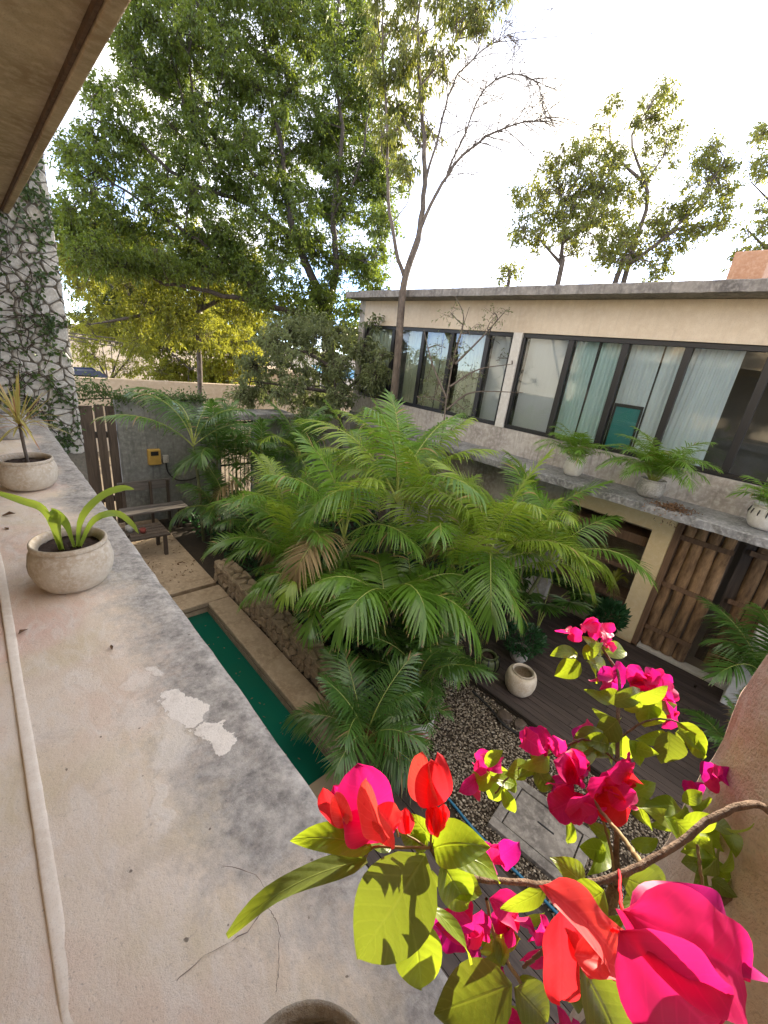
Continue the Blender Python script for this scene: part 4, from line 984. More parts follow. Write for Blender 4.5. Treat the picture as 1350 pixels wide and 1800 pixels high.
roof_tree('pale sunlit tree beside the orange chimney', [(1285,480),(1300,400),(1340,360),(1400,330),(1420,480)], 11.5, [[(1345,500),(1350,440),(1360,370)], [(1350,440),(1310,400)]], keep=.7)
roof_tree('wispy leaning tree top beyond the chimney', [(1300,330),(1330,240),(1400,180),(1430,300)], 12.5, [[(1400,500),(1380,380),(1345,280)], [(1380,380),(1320,320)]], keep=.5)
roof_tree('small round bush top peeping over the roof edge', [(860,505),(870,470),(915,470),(930,505)], 10.5, [[(890,520),(890,485)]], keep=1, step=22, rpx=15, leaf=(.09, .05))
bush('twiggy_shrub', 'sparse twiggy shrub with few leaves in front of the left window', [(740,700),(760,600),(800,540),(880,545),(890,600),(870,680),(820,740),(770,740)], 7.6, 'leaf_sage', 30, 22, (.05, .024),
     [[(775,780),(785,700),(800,620),(825,540)], [(785,700),(760,640),(745,580)], [(800,640),(850,590),(890,545)], [(790,680),(840,650),(900,640)], [(800,620),(815,560),(800,520)], [(785,720),(830,690),(920,690)]], cat='shrub', tw=22, per=7, keep=.8, dj=.25, bark='twig', spread=.22, r0=.022)

# ------------------------------------------------------------------ palms
G = 'areca palms in the planting bed'
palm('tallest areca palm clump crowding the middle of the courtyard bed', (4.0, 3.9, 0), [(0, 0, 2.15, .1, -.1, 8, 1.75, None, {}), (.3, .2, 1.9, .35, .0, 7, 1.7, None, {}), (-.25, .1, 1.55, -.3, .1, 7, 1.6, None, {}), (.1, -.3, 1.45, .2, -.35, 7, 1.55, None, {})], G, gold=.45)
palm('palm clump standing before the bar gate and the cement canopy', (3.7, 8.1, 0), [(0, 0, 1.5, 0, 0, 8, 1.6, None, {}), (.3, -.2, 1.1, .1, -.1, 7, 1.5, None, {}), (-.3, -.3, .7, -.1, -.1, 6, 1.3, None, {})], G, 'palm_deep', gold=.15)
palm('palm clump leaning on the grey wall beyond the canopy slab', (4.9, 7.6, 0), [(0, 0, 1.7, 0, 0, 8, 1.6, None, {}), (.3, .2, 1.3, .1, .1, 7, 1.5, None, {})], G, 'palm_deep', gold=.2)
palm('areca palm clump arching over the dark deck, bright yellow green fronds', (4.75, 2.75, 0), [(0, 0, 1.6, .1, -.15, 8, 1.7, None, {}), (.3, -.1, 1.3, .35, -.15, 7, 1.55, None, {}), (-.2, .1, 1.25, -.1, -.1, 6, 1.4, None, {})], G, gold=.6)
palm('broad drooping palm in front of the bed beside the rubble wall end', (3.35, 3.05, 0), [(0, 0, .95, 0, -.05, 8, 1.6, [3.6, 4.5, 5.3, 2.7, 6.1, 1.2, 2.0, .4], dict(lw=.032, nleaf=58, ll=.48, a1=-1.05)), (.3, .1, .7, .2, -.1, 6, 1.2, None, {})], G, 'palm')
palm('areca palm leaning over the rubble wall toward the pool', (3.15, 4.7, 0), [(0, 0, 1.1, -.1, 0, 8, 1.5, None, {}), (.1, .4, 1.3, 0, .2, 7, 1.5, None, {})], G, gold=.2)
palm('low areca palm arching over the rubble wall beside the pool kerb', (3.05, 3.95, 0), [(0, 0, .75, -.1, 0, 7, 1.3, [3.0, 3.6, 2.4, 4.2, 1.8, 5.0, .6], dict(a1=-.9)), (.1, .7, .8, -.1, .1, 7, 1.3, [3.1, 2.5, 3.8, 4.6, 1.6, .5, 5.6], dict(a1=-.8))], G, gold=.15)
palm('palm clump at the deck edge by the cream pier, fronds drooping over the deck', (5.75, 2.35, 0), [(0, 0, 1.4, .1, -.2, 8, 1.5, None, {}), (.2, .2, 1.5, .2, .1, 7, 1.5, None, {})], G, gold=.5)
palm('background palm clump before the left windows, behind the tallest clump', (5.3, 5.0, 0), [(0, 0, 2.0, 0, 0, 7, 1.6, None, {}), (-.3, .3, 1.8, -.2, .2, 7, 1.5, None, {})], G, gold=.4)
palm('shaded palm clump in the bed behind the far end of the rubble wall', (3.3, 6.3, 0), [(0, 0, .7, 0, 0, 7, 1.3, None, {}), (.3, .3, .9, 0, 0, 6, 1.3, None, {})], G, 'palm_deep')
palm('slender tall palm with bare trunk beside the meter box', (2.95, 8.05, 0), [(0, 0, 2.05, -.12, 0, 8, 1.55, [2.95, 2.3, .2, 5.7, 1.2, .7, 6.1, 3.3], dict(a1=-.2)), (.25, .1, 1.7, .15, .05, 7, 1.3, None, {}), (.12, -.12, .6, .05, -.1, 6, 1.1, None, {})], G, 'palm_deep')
palm('young dark palm by the near end of the pool', (2.35, 2.15, 0), [(0, 0, .25, 0, 0, 9, .95, None, dict(ll=.55, lw=.016)), (.1, .2, .2, 0, 0, 7, .85, None, dict(ll=.55, lw=.016))], G, 'palm_deep')
palm('low dark palm under the drooping fronds beside the gravel', (3.35, 2.35, 0), [(0, 0, .35, 0, 0, 9, 1.1, None, dict(ll=.5)), (.25, .15, .3, 0, 0, 6, .9, None, {})], G, 'palm_deep')
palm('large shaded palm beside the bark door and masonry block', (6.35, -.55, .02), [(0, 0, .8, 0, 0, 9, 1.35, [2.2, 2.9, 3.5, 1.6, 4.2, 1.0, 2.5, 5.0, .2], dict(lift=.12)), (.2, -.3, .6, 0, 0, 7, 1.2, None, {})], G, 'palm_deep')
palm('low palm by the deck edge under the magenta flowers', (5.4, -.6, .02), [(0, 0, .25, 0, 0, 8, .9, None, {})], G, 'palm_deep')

# fan palm by the pier
fp = thing('fan_palm', 'dark fan palm with round pleated leaves at the deck edge', 'fan palm', (6.2, 2.15, 0))
for i in range(8):
    az = i*.8 + .3; h = rng.uniform(.7, 1.05); tip = np.array([6.2+.45*math.cos(az), 2.15+.45*math.sin(az), h]); V, F = tube(smoothline([(6.2, 2.15, 0), (6.2+.1*math.cos(az), 2.15+.1*math.sin(az), h*.6), tip], 10), .008, 5)
    b = MB(); b.add(V, F, 1)
    out = np.array([math.cos(az), math.sin(az), -.1]); side = np.array([-math.sin(az), math.cos(az), 0])
    for k in range(22):
        a = math.radians(-130+260*k/21); d = nrm(out*math.cos(a)+side*math.sin(a)+np.array([0, 0, .25 if k % 2 else .18])); R = .36*rng.uniform(.9, 1.05); w = nrm(np.cross(d, [0, 0, 1]))*.022
        P = [tip, tip+d*R*.6+w, tip+d*R*.6-w, tip+d*R-np.array([0, 0, .06])]; b.add(np.array(P), [(0, 1, 3), (0, 3, 2)], 0, rng.uniform(.1, .7))
    b.build('fan_leaf', [M['palm_deep'], M['palm_stem']], fp)

# ------------------------------------------------------------------ pots
def round_pot(name, label, at, R, h, mat, cat='potted plant', rim=.82, belly=.5, n=40, wob=.008, group=None, soil=True, thick=.018, roll=.012, kids=True):
    root = thing(name, label, cat, at, group); r_ = R*rim
    pr = [(.001, 0), (R*.62, 0), (R*.74, h*.04), (R*.90, h*.20), (R*.99, h*.42), (R, h*.56), (R*.95, h*.76), (R*.88, h*.88), (r_+roll*.1, h-roll*1.7)]
    a = np.linspace(-1.9, 2.3, 9)
    pr += [(r_+roll*.55*math.cos(t)+roll*.45, h-roll+roll*math.sin(t)) for t in a]
    pr += [(r_-thick, h-.03), (R*.90-thick, h*.82), (R*.90-thick, h*.70)]
    V, F = lathe(pr, n, wob, int(abs(at[0]*100+at[1]*37)))
    MB().add(V+np.array(at), F).build('pot', mat, root, smooth=True)
    if soil:
        rs = (R*.905-thick)
        rr = np.random.default_rng(4); k = 28; rad = np.linspace(.001, rs, 8); V, F = lathe([(q, h*.80 + rr.normal(0, .004)) for q in rad], k, .0)
        V[:, 2] += rr.normal(0, .004, len(V)); MB().add(V+np.array(at), F).build('soil', M['soil'], root, smooth=True)
    return root
def strap_leaf(root, P, w, mat, name='leaf', fold=.35, n=16, nr=(0, 0, 1), taper=.75, w0=.55):
    P = smoothline(P, n); T = nrm(np.gradient(P, axis=0)); S = nrm(np.cross(T, np.array(nr, float))); N = np.cross(S, T)
    s = np.linspace(0, 1, n); wd = w*np.interp(s, [0, .35, taper, .93, 1], [w0, 1, .8, .38, .04])[:, None]*.5
    V = np.concatenate([P - S*wd + N*wd*fold, P, P + S*wd + N*wd*fold]); F = [(i, i+1, n+i+1, n+i) for i in range(n-1)] + [(n+i, n+i+1, 2*n+i+1, 2*n+i) for i in range(n-1)]
    return MB().add(V, F, 0, rng.uniform(.2, .8), np.tile(s, 3), np.concatenate([np.ones(n), np.zeros(n), np.ones(n)])).build(name, mat, root, smooth=True)
# nearest shelf pot: strap leaves
p1 = round_pot('potted_lily', 'round cream clay pot with four arching green strap leaves', (.168, 1.86, 3.002), .140, .195, M['pot'])
c = np.array([.168, 1.86, 3.155])
D1 = 1.52
for pix, w in (([(100,945),(82,900),(40,880),(-30,858)], .030), ([(104,946),(100,925),(98,905),(88,898)], .050), ([(128,945),(120,925),(105,905),(90,893)], .034),
               ([(133,944),(145,910),(180,872),(215,858),(236,860)], .030), ([(137,946),(165,915),(205,902),(232,920),(244,938)], .026)):
    pts = [pd(x, y, D1 + .0009*(x-125)) for x, y in pix]; pts[0] = c + np.array([(pix[0][0]-118)*.0016, -.01, 0])
    strap_leaf(p1, pts, w, M['strap'], nr=-FWD)
# middle shelf pot: dracaena
p2 = round_pot('potted_dracaena', 'round clay pot holding a spiky yellow striped dracaena', (.145, 3.20, 3.002), .150, .185, M['pot'])
top = np.array([.150, 3.20, 3.42]); V, F = tube(smoothline([(.155, 3.2, 3.13), (.150, 3.19, 3.28), top], 10), .009, 7); MB().add(V, F).build('stem', M['twig'], p2, smooth=True)
for i in range(58):
    az = i*2.399; el = rng.uniform(-.7, 1.35) if i % 3 else rng.uniform(.5, 1.4); d = np.array([math.cos(az)*math.cos(el), math.sin(az)*math.cos(el), math.sin(el)]); L = rng.uniform(.17, .27)
    o = top + np.array([0, 0, rng.uniform(-.06, .02)]); strap_leaf(p2, [o, o+d*L*.5, o+d*L-np.array([0, 0, .03*(el < .5)])], .012, M['dracaena'] if i % 5 else M['dracaena_pink'], n=6)
# rear shelf pot
p3 = round_pot('clay_pot', 'greyish clay pot at the far end of the shelf behind the dracaena', (.13, 4.62, 3.002), .155, .22, M['pot_grey'], 'pot')
# rough stone pot at the near end of the shelf
p4 = round_pot('stone_bowl', 'rough coral stone bowl full of soil on the near end of the shelf', (.148, .152, 3.002), .103, .11, M['pot_rough'], 'bowl', rim=.94, wob=.012, thick=.010, roll=.010)
for nm, q, s, lb in (('dead_leaf', (41, 1110), .022, 'curled brown dead leaf on the shelf in front of the strap leaved pot'), ('dead_leaf', (14, 905), .035, 'largest torn dead leaf on the shelf between the two planted pots'), ('dead_leaf', (12, 930), .018, 'small dead leaf right beside the largest torn dead leaf'), ('dead_leaf', (196, 1138), .012, 'tiny dead leaf lying near the white filler patches')):
    d = RIGHT*(q[0]-675)/FPX + DOWN*(q[1]-900)/FPX + FWD; P = CAM + d*((3.008-4)/d[2]); a = rng.uniform(0, 6); e = np.array([math.cos(a), math.sin(a), .25]); f = np.array([-math.sin(a), math.cos(a), 0])
    V = np.array([P-e*s, P+f*s*.45+[0, 0, s*.4], P+e*s, P-f*s*.45+[0, 0, s*.3], P]); tag(MB().add(V, [(0, 4, 1), (1, 4, 2), (2, 4, 3), (3, 4, 0)]).build(nm, M['dead']), lb, 'dead leaf', 'dead leaves on the shelf')

# ledge pots across the courtyard
def ledge_palm(label, at, R, h, mat, n, L, seed, **kw):
    root = round_pot('potted_palm', label, at, R, h, mat, rim=.86)
    base = (at[0], at[1], at[2]+h*.8)
    for i in range(n):
        az = i*2.399+seed; age = i/n
        if math.cos(az) > .35: az = math.pi - az      # lean away from the window wall
        put_frond(root, np.array(base)+np.array([.03*math.cos(az), .03*math.sin(az), .0]), az, [M['palm'], M['palm_stem']], L=L*rng.uniform(.75, 1.1), a0=1.5-.65*age, a1=.35-1.25*age, nleaf=26, ll=.26, lw=.013, lift=.15, grav=.35, bend=rng.normal(0, .3), petiole=.25)
    return root
ledge_palm('chipped white pot with a drooping half dry small palm on the ledge', (6.98, 2.60, 2.535), .155, .27, M['white_paint'], 15, .75, 1)
ledge_palm('round grey clay pot with the bushiest palm, middle of the ledge', (6.98, 1.44, 2.535), .185, .27, M['pot_grey'], 30, .95, 2)
rp = ledge_palm('round white pot with dark painted tassels on the ledge', (6.98, .12, 2.535), .19, .30, M['white_paint'], 9, .60, 3)
for k in range(14):
    a = k*2*math.pi/14; z0 = 2.535+.245
    P = [np.array([6.98+(.178+.004)*math.cos(a), .12+(.178+.004)*math.sin(a), z0]), np.array([6.98+.196*math.cos(a), .12+.196*math.sin(a), z0-.045]), np.array([6.98+.1965*math.cos(a), .12+.1965*math.sin(a), z0-.075])]
    V, F = tube(P, [.006, .009, .004], 5); MB().add(V, F).build('tassel', M['black_metal'], rp)
# dry weed tuft on ledge
wt = thing('weed_tuft', 'dry brown weed tuft trailing off the ledge edge below the bushiest palm', 'weeds', (6.6, .95, 2.53))
n = 420; p = np.stack([rng.normal(6.62, .10, n), rng.normal(1.03, .12, n), 2.535+np.abs(rng.normal(0, .025, n))], -1); over = p[:, 0] < 6.49; p[over, 2] -= rng.uniform(.0, .22, over.sum())
b = MB(); leaves_mesh(b, p, rng.normal(0, 1, (n, 3))+np.array([-.3, 0, 0]), np.array([0, 0, 1.])+rng.normal(0, .5, (n, 3)), rng.uniform(.03, .06, n), rng.uniform(.012, .022, n)); tag(b.build('leaves', M['dead'], wt), kind='stuff')

# pots on the deck and gravel
round_pot('round_pot', 'empty round cream ribbed pot standing on the dark deck', (4.62, 1.62, .063), .20, .33, M['pot'], 'pot', rim=.66, soil=False, roll=.008)
sp = round_pot('striped_pot', 'round green pot with dark vertical stripes at the deck corner', (4.58, 2.12, .063), .17, .27, M['leaf_sage'], 'pot', rim=.6, soil=True)
for k in range(10):
    a = k*2*math.pi/10; P = []
    for f in np.linspace(.12, .95, 8):
        r_ = np.interp(f, [.04, .2, .42, .56, .76, .88, 1], [.74, .90, .99, 1, .95, .88, .7])*.172; P.append((4.58+r_*math.cos(a), 2.12+r_*math.sin(a), .063+.27*f))
    V, F = tube(P, .011, 5); MB().add(V, F).build('stripe', M['black_metal'], sp)
tb = round_pot('red_planter', 'dark red clay planter under the palms by the boardwalk', (2.62, 2.17, .0), .20, .34, M['terracotta'], 'planter', rim=.96, wob=.0)
bb = round_pot('banded_pot', 'banded brown pot with a small palm shoot beside the red planter', (3.02, 2.02, -.01), .19, .36, M['pot_grey'], 'potted plant', rim=.88)
for z in (.10, .17, .24):
    R_ = .19*np.interp(z/.36, [.2, .42, .56, .76], [.9, .99, 1, .95]); V, F = lathe([(R_+.002, z-.014), (R_+.006, z), (R_+.002, z+.014)], 32); MB().add(V+np.array([3.02, 2.02, -.01]), F).build('band', M['terracotta'], bb, smooth=True)
for i in range(6): put_frond(bb, (3.02, 2.02, .27), i*1.05, [M['palm_deep'], M['palm_stem']], L=.45, a0=1.2, a1=-.6, nleaf=16, ll=.2, lw=.015)
rk = tag(MB().add(stone_pts := np.array([(v.co.x*.26+2.36, v.co.y*.2+2.42, v.co.z*.16+.10) for v in SM[2].vertices]), [np.array([list(p.vertices) for p in SM[2].polygons if len(p.vertices) == 3]), np.array([list(p.vertices) for p in SM[2].polygons if len(p.vertices) == 4])]).build('ochre_stone', M['stone_tan']), 'ochre stone between the red planter and the pool palm', 'stone')
# plant on the deck
dp = round_pot('deck_shrub', 'low deep green leafy pot plant on the deck beyond the cream pot', (5.2, 1.95, .063), .14, .20, M['pot_grey'], soil=True)
n = 900; q = nrm(rng.normal(0, 1, (n, 3)))*rng.uniform(.3, 1, (n, 1))**.4*np.array([.30, .30, .20]) + np.array([5.2, 1.95, .42]); b = MB(); leaves_mesh(b, q, q-np.array([5.2, 1.95, .3])+rng.normal(0, .1, (n, 3)), np.array([0, 0, 1.])+rng.normal(0, .4, (n, 3)), rng.uniform(.05, .09, n), rng.uniform(.025, .04, n)); tag(b.build('foliage', M['leaf_deck'], dp), kind='stuff')
V, F = tube([(5.2, 1.95, .2), (5.2, 1.95, .3), (5.21, 1.96, .42)], .012, 6); MB().add(V, F).build('stem', M['bark'], dp)
pp = round_pot('dark_planter', 'dark planter pot beside the cream pier at the deck edge', (6.75, 1.35, .063), .20, .30, M['black_metal'], 'planter', rim=.9)
n = 500; q = nrm(rng.normal(0, 1, (n, 3)))*rng.uniform(.3, 1, (n, 1))**.4*np.array([.25, .25, .22]) + np.array([6.75, 1.35, .58]); b = MB(); leaves_mesh(b, q, q-np.array([6.75, 1.35, .4])+rng.normal(0, .1, (n, 3)), np.array([0, 0, 1.])+rng.normal(0, .4, (n, 3)), rng.uniform(.08, .14, n), rng.uniform(.04, .06, n)); tag(b.build('foliage', M['leaf_deck'], pp), kind='stuff')
yp = thing('yellow_plant', 'small yellow leaved plant in the niche beside the cream pier', 'plant', (7.52, 1.62, .63))
for i in range(16):
    az = i*2.399; strap_leaf(yp, [np.array([7.52, 1.62, .64]), np.array([7.52+.10*math.cos(az), 1.62+.12*math.sin(az), .95]), np.array([7.52+.16*math.cos(az), 1.62+.26*math.sin(az), .98+.12*math.cos(i)])], .05, M['leaf_yellow'], n=7)
# cement hatch in gravel
ht = thing('cement_hatch', 'square grey cement hatch lid set in the gravel', 'hatch', (3.22, .55, 0))
ang = .10
def rotbox(lo, hi, c, a):
    b = MB().box(lo, hi); V = b.V[0]; ca, sa = math.cos(a), math.sin(a); b.V[0] = np.stack([c[0]+V[:, 0]*ca-V[:, 1]*sa, c[1]+V[:, 0]*sa+V[:, 1]*ca, V[:, 2]], -1); return b
for lo, hi in (((-.33, -.40, -.03), (-.24, .40, .035)), ((.24, -.40, -.03), (.33, .40, .035)), ((-.238, .31, -.03), (.238, .40, .035)), ((-.238, -.40, -.03), (.238, -.31, .035))):
    bevel(rotbox(lo, hi, (3.22, .55), ang).build('frame', M['ledge_edge'], ht), .006)
bevel(rotbox((-.228, -.30, -.03), (.228, .30, .028), (3.22, .55), ang).build('lid', M['ledge_edge'], ht), .006)
bevel(rotbox((.02, -.10, .029), (.035, .06, .034), (3.22, .55), ang).build('handle_slot', M['black_metal'], ht), .001)
V, F = tube(smoothline([(2.68, -1.0, .0), (2.71, .2, .01), (2.70, .9, .012), (2.74, 1.35, .012), (2.72, 1.9, .01), (2.8, 2.5, .0)], 40), .013, 7)
tag(MB().add(V, F).build('garden_hose', M['blue_hose'], smooth=True), 'blue garden hose lying between the boardwalk and the gravel', 'hose')
V, F = tube(smoothline([(4.12, 2.0, .03), (4.08, 1.7, .02), (4.0, 1.45, .015), (4.02, 1.25, .012), (3.98, 1.1, .012)], 24), .016, 6)
tag(MB().add(V, F).build('black_cable', M['rubber'], smooth=True), 'short black cable lying on the gravel near the deck corner', 'cable')
for i, (x, y, s, lb) in enumerate(((4.10, 1.50, .09, 'dark driftwood lump on gravel beside the black cable'), (4.16, 1.32, .07, 'small dark stone on gravel at the deck edge'))):
    me = SM[i]; o = bpy.data.objects.new('dark_stone', me.copy()); o.data.materials[0] = M['old_wood']; COL.objects.link(o); o.location = (x, y, s*.3); o.scale = (s*2, s*2.4, s*1.1); o.rotation_euler = (0, .1, i*1.3); tag(o, lb, 'stone')
n = 26; p = np.stack([rng.uniform(1.7, 2.1, n), rng.uniform(2.6, 5.6, n), np.full(n, -.146)], -1)
b = MB(); leaves_mesh(b, p, rng.normal(0, 1, (n, 3))*np.array([1, 1, .02]), np.array([0, 0, 1.])+rng.normal(0, .06, (n, 3)), rng.uniform(.02, .045, n), rng.uniform(.01, .018, n), fold=.05); tag(b.build('floating_leaves', M['dead']), 'few brown leaves floating on the green pool water', 'leaf litter', kind='stuff')
# undergrowth in the bed
ug = thing('undergrowth', 'dark low leafy undergrowth filling the palm bed', 'undergrowth', (4.5, 5, 0))
n = 5200; p = np.stack([rng.uniform(2.95, 7.2, n), rng.uniform(2.7, 9.3, n), np.abs(rng.normal(0, .17, n))], -1)
b = MB(); leaves_mesh(b, p, rng.normal(0, 1, (n, 3))+np.array([0, 0, .6]), np.array([0, 0, 1.])+rng.normal(0, .4, (n, 3)), rng.uniform(.10, .22, n), rng.uniform(.04, .08, n)); b.build('leaves', M['leaf_deck'], ug); tag(ug, kind='stuff')
n = 110; p = np.stack([rng.uniform(1.3, 2.45, n), rng.uniform(6.4, 8.6, n), np.full(n, .036)], -1); p[:, 0] += .0
b = MB(); leaves_mesh(b, p, rng.normal(0, 1, (n, 3))*np.array([1, 1, .1]), np.array([0, 0, 1.])+rng.normal(0, .15, (n, 3)), rng.uniform(.03, .07, n), rng.uniform(.015, .03, n)); tag(b.build('leaf_litter', M['dead']), 'scattered brown leaf litter on the tan patio', 'leaf litter', kind='stuff')

# ------------------------------------------------------------------ bougainvillea
bo = thing('bougainvillea', 'magenta and red bougainvillea with lime leaves reaching past the pier', 'bougainvillea', (.62, -.25, 0))
def camdir(n): n = np.asarray(n, float); return nrm(RIGHT*n[0] - DOWN*n[1] - FWD*n[2])
def blade(name, base, tip, W, n, mat, curl=.1, fold=.25, wave=.03, shape='leaf', rows=11, cols=5, twist=0.0):
    base, tip = np.asarray(base), np.asarray(tip); ax = tip-base; L = np.linalg.norm(ax); ax = ax/L
    n = nrm(n - ax*(n@ax)); s = np.cross(n, ax)
    t = np.linspace(0, 1, rows)
    if shape == 'leaf': w = t**.66*(1-t)**.98
    elif shape == 'bud': w = 1.62*t**.5*(1-t)**.5
    else: w = 1.75*t**.50*(1-t)**.52*(1+.12*np.sin(t*9))
    w = np.maximum(w/w.max(), .015)*W/2
    u = np.linspace(-1, 1, cols); ph = rng.uniform(0, 6)
    V = np.zeros((rows, cols, 3))
    for i in range(rows):
        tw = twist*(t[i]-.4); s2 = s*math.cos(tw)+n*math.sin(tw); n2 = n*math.cos(tw)-s*math.sin(tw)
        cpt = base + ax*L*t[i] + n*curl*L*(4*t[i]*(1-t[i]) - .6*t[i]**2)
        for j in range(cols):
            V[i, j] = cpt + s2*u[j]*w[i] + n2*((.012*L*math.sin(13*t[i]+ph*2+5*u[j])*(.3+abs(u[j])) if shape == 'bract' else 0) + fold*abs(u[j])**1.5*w[i] + wave*L*math.sin(7*t[i]+ph+(2.2 if u[j] > 0 else 0))*abs(u[j])**2)
    F = [(i*cols+j, i*cols+j+1, (i+1)*cols+j+1, (i+1)*cols+j) for i in range(rows-1) for j in range(cols-1)]
    return MB().add(V.reshape(-1, 3), F, 0, rng.uniform(.2, .9), np.repeat(t, cols), np.tile(np.abs(u), rows)).build(name, M[mat], bo, smooth=True, loc=tuple(base))
def leafp(b, t, wpx, d, mat='boug_leaf', n=(0, .5, 1), d2=None, **kw):
    d2 = d2 or d
    return blade('leaf', pd(*b, d), pd(*t, d2), wpx/FPX*(d+d2)/2, camdir(n), mat, **kw)
def bractp(b, t, wpx, d, mat='bract_pink', n=(0, .3, 1), d2=None, **kw):
    d2 = d2 or d; kw.setdefault('shape', 'bract'); kw.setdefault('wave', .05); kw.setdefault('rows', 18); kw.setdefault('cols', 9); kw.setdefault('fold', .3)
    return blade('bract', pd(*b, d), pd(*t, d2), wpx/FPX*(d+d2)/2, camdir(n), mat, **kw)
def stem(pix, r0, r1, mat='boug_stem', n=24, wig=.00025):
    P = smoothline([pd(*q) for q in pix], n); P[1:-1] += rng.normal(0, wig, (n-2, 3))
    V, F = tube(P, np.linspace(r0, r1, n)*(1+rng.normal(0, .025, n)), 10); return MB().add(V, F).build('branch', M[mat], bo, smooth=True)
# woody branches
trunk_top = pd(1420, 1560, .50)
V, F = tube(smoothline([(.62, -.25, -.02), (.66, .0, 1.2), (.60, -.04, 2.5), (.50, -.08, 3.3), trunk_top], 40), np.linspace(.022, .007, 40), 10); MB().add(V, F).build('main_stem', M['boug_stem'], bo, smooth=True)
stem([(1420,1560,.50),(1400,1480,.40),(1350,1425,.32),(1310,1415,.30),(1250,1440,.29),(1190,1485,.28),(1120,1525,.27),(1060,1548,.265)], .0029, .0022, n=40)
stem([(1064,1546,.265),(1000,1556,.26),(930,1552,.255),(850,1545,.25),(800,1538,.245),(770,1510,.24),(757,1488,.24)], .0021, .0013)
stem([(1420,1560,.50),(1350,1500,.46),(1310,1540,.45),(1270,1575,.44),(1200,1620,.43),(1110,1700,.42),(1060,1790,.42)], .0075, .005)
stem([(1130,1522,.272),(1100,1480,.34),(1060,1430,.40),(1030,1390,.44)], .002, .0015, 'boug_shoot')
stem([(1085,1560,.40),(1083,1480,.43),(1085,1380,.46),(1086,1270,.50),(1088,1190,.54),(1065,1150,.56),(1045,1120,.57)], .0032, .0013, 'boug_stem')
stem([(1085,1340,.47),(1030,1300,.47),(970,1325,.47),(920,1345,.47),(890,1370,.47),(870,1395,.47)], .0014, .0009)
stem([(1086,1300,.49),(1130,1270,.49),(1175,1265,.49),(1225,1285,.49)], .0014, .0008)
stem([(1060,1740,.40),(1062,1640,.41),(1080,1560,.42)], .009, .006, 'boug_stem')
stem([(855,1580,.30),(870,1650,.31),(910,1720,.32),(955,1790,.33)], .0012, .0015, 'boug_shoot')
stem([(980,1650,.26),(945,1680,.28),(920,1700,.30)], .0016, .0012)
stem([(1225,1485,.29),(1232,1530,.28),(1238,1590,.27)], .0010, .0010, 'boug_shoot')
stem([(1088,1530,.27),(1092,1590,.22),(1110,1620,.19)], .0009, .0008, 'bract_red')
stem([(1040,1590,.25),(1070,1630,.21),(1100,1640,.18)], .0008, .0008, 'bract_red')
stem([(1060,1440,.42),(1075,1500,.41),(1080,1560,.41)], .0014, .0012, 'boug_shoot')
for a, c in (((757,1488),(757,1415)), ((757,1490),(765,1470)), ((752,1492),(715,1468)), ((700,1470),(690,1445)), ((640,1478),(600,1448))): stem([(*a, .24), ((a[0]+c[0])/2+2, (a[1]+c[1])/2, .24), (*c, .24)], .0007, .0005, 'boug_shoot', 8, .0001)
stem([(757,1490,.24),(700,1490,.238),(655,1490,.238),(640,1512,.238)], .0009, .0006, 'boug_shoot', 12, .0001)
# hero leaves on the near twig
leafp((655,1492), (510,1472), 50, .238, n=(.1, .9, .6), curl=.16)
leafp((645,1512), (393,1634), 52, .235, 'boug_leaf_olive', n=(-.35, .9, .28), d2=.22, curl=.10)
leafp((748,1500), (627,1692), 135, .232, 'boug_leaf_olive', n=(-.15, .45, 1), curl=.06, fold=.15, wave=.02)
leafp((726,1612), (742,1742), 84, .236, n=(.1, .5, .9), curl=.05)
leafp((742,1588), (836,1692), 26, .24, n=(.8, .6, .2))
leafp((762,1492), (858,1486), 74, .236, n=(.05, .8, .6), curl=.2, d2=.225)
leafp((765,1505), (887,1545), 44, .232, n=(.25, .9, .5), curl=.25)
leafp((775,1515), (826,1600), 62, .242, n=(.2, .3, 1))
leafp((772,1530), (850,1572), 46, .245, n=(0, .6, .9))
leafp((756,1470), (724,1432), 34, .25, n=(0, .3, 1)); leafp((752,1488), (722,1470), 30, .245); leafp((760,1485), (790,1440), 50, .245, n=(.2, .6, .8))
leafp((740,1478), (700,1448), 40, .25, 'boug_leaf_olive'); leafp((640,1485), (668,1450), 30, .25); leafp((760,1530), (752,1560), 34, .25, 'boug_leaf_olive')
leafp((690,1490), (640,1470), 34, .245, n=(0, .9, .5))
# larger leaves bottom
leafp((900,1730), (762,1782), 95, .27, 'boug_leaf_olive', n=(.1, .8, .7), curl=.05)
leafp((905,1735), (965,1800), 70, .28, 'boug_leaf_olive', n=(.2, .6, .8))
leafp((1022,1700), (1095,1860), 110, .22, 'boug_leaf_olive', n=(.3, .3, .9), fold=.5)
leafp((1062,1565), (995,1605), 62, .25, n=(0, .6, .8), wave=.06); leafp((1030,1560), (970,1508), 44, .262, n=(0, .8, .6)); leafp((1090,1540), (1180,1575), 60, .30, 'boug_leaf_olive')
leafp((1110,1530), (1170,1590), 70, .31, 'boug_leaf_olive', n=(.2, .5, .8)); leafp((960,1560), (880,1600), 30, .30); leafp((868,1640), (890,1700), 26, .31); leafp((880,1670), (840,1720), 28, .31); leafp((910,1720), (960,1745), 30, .33)
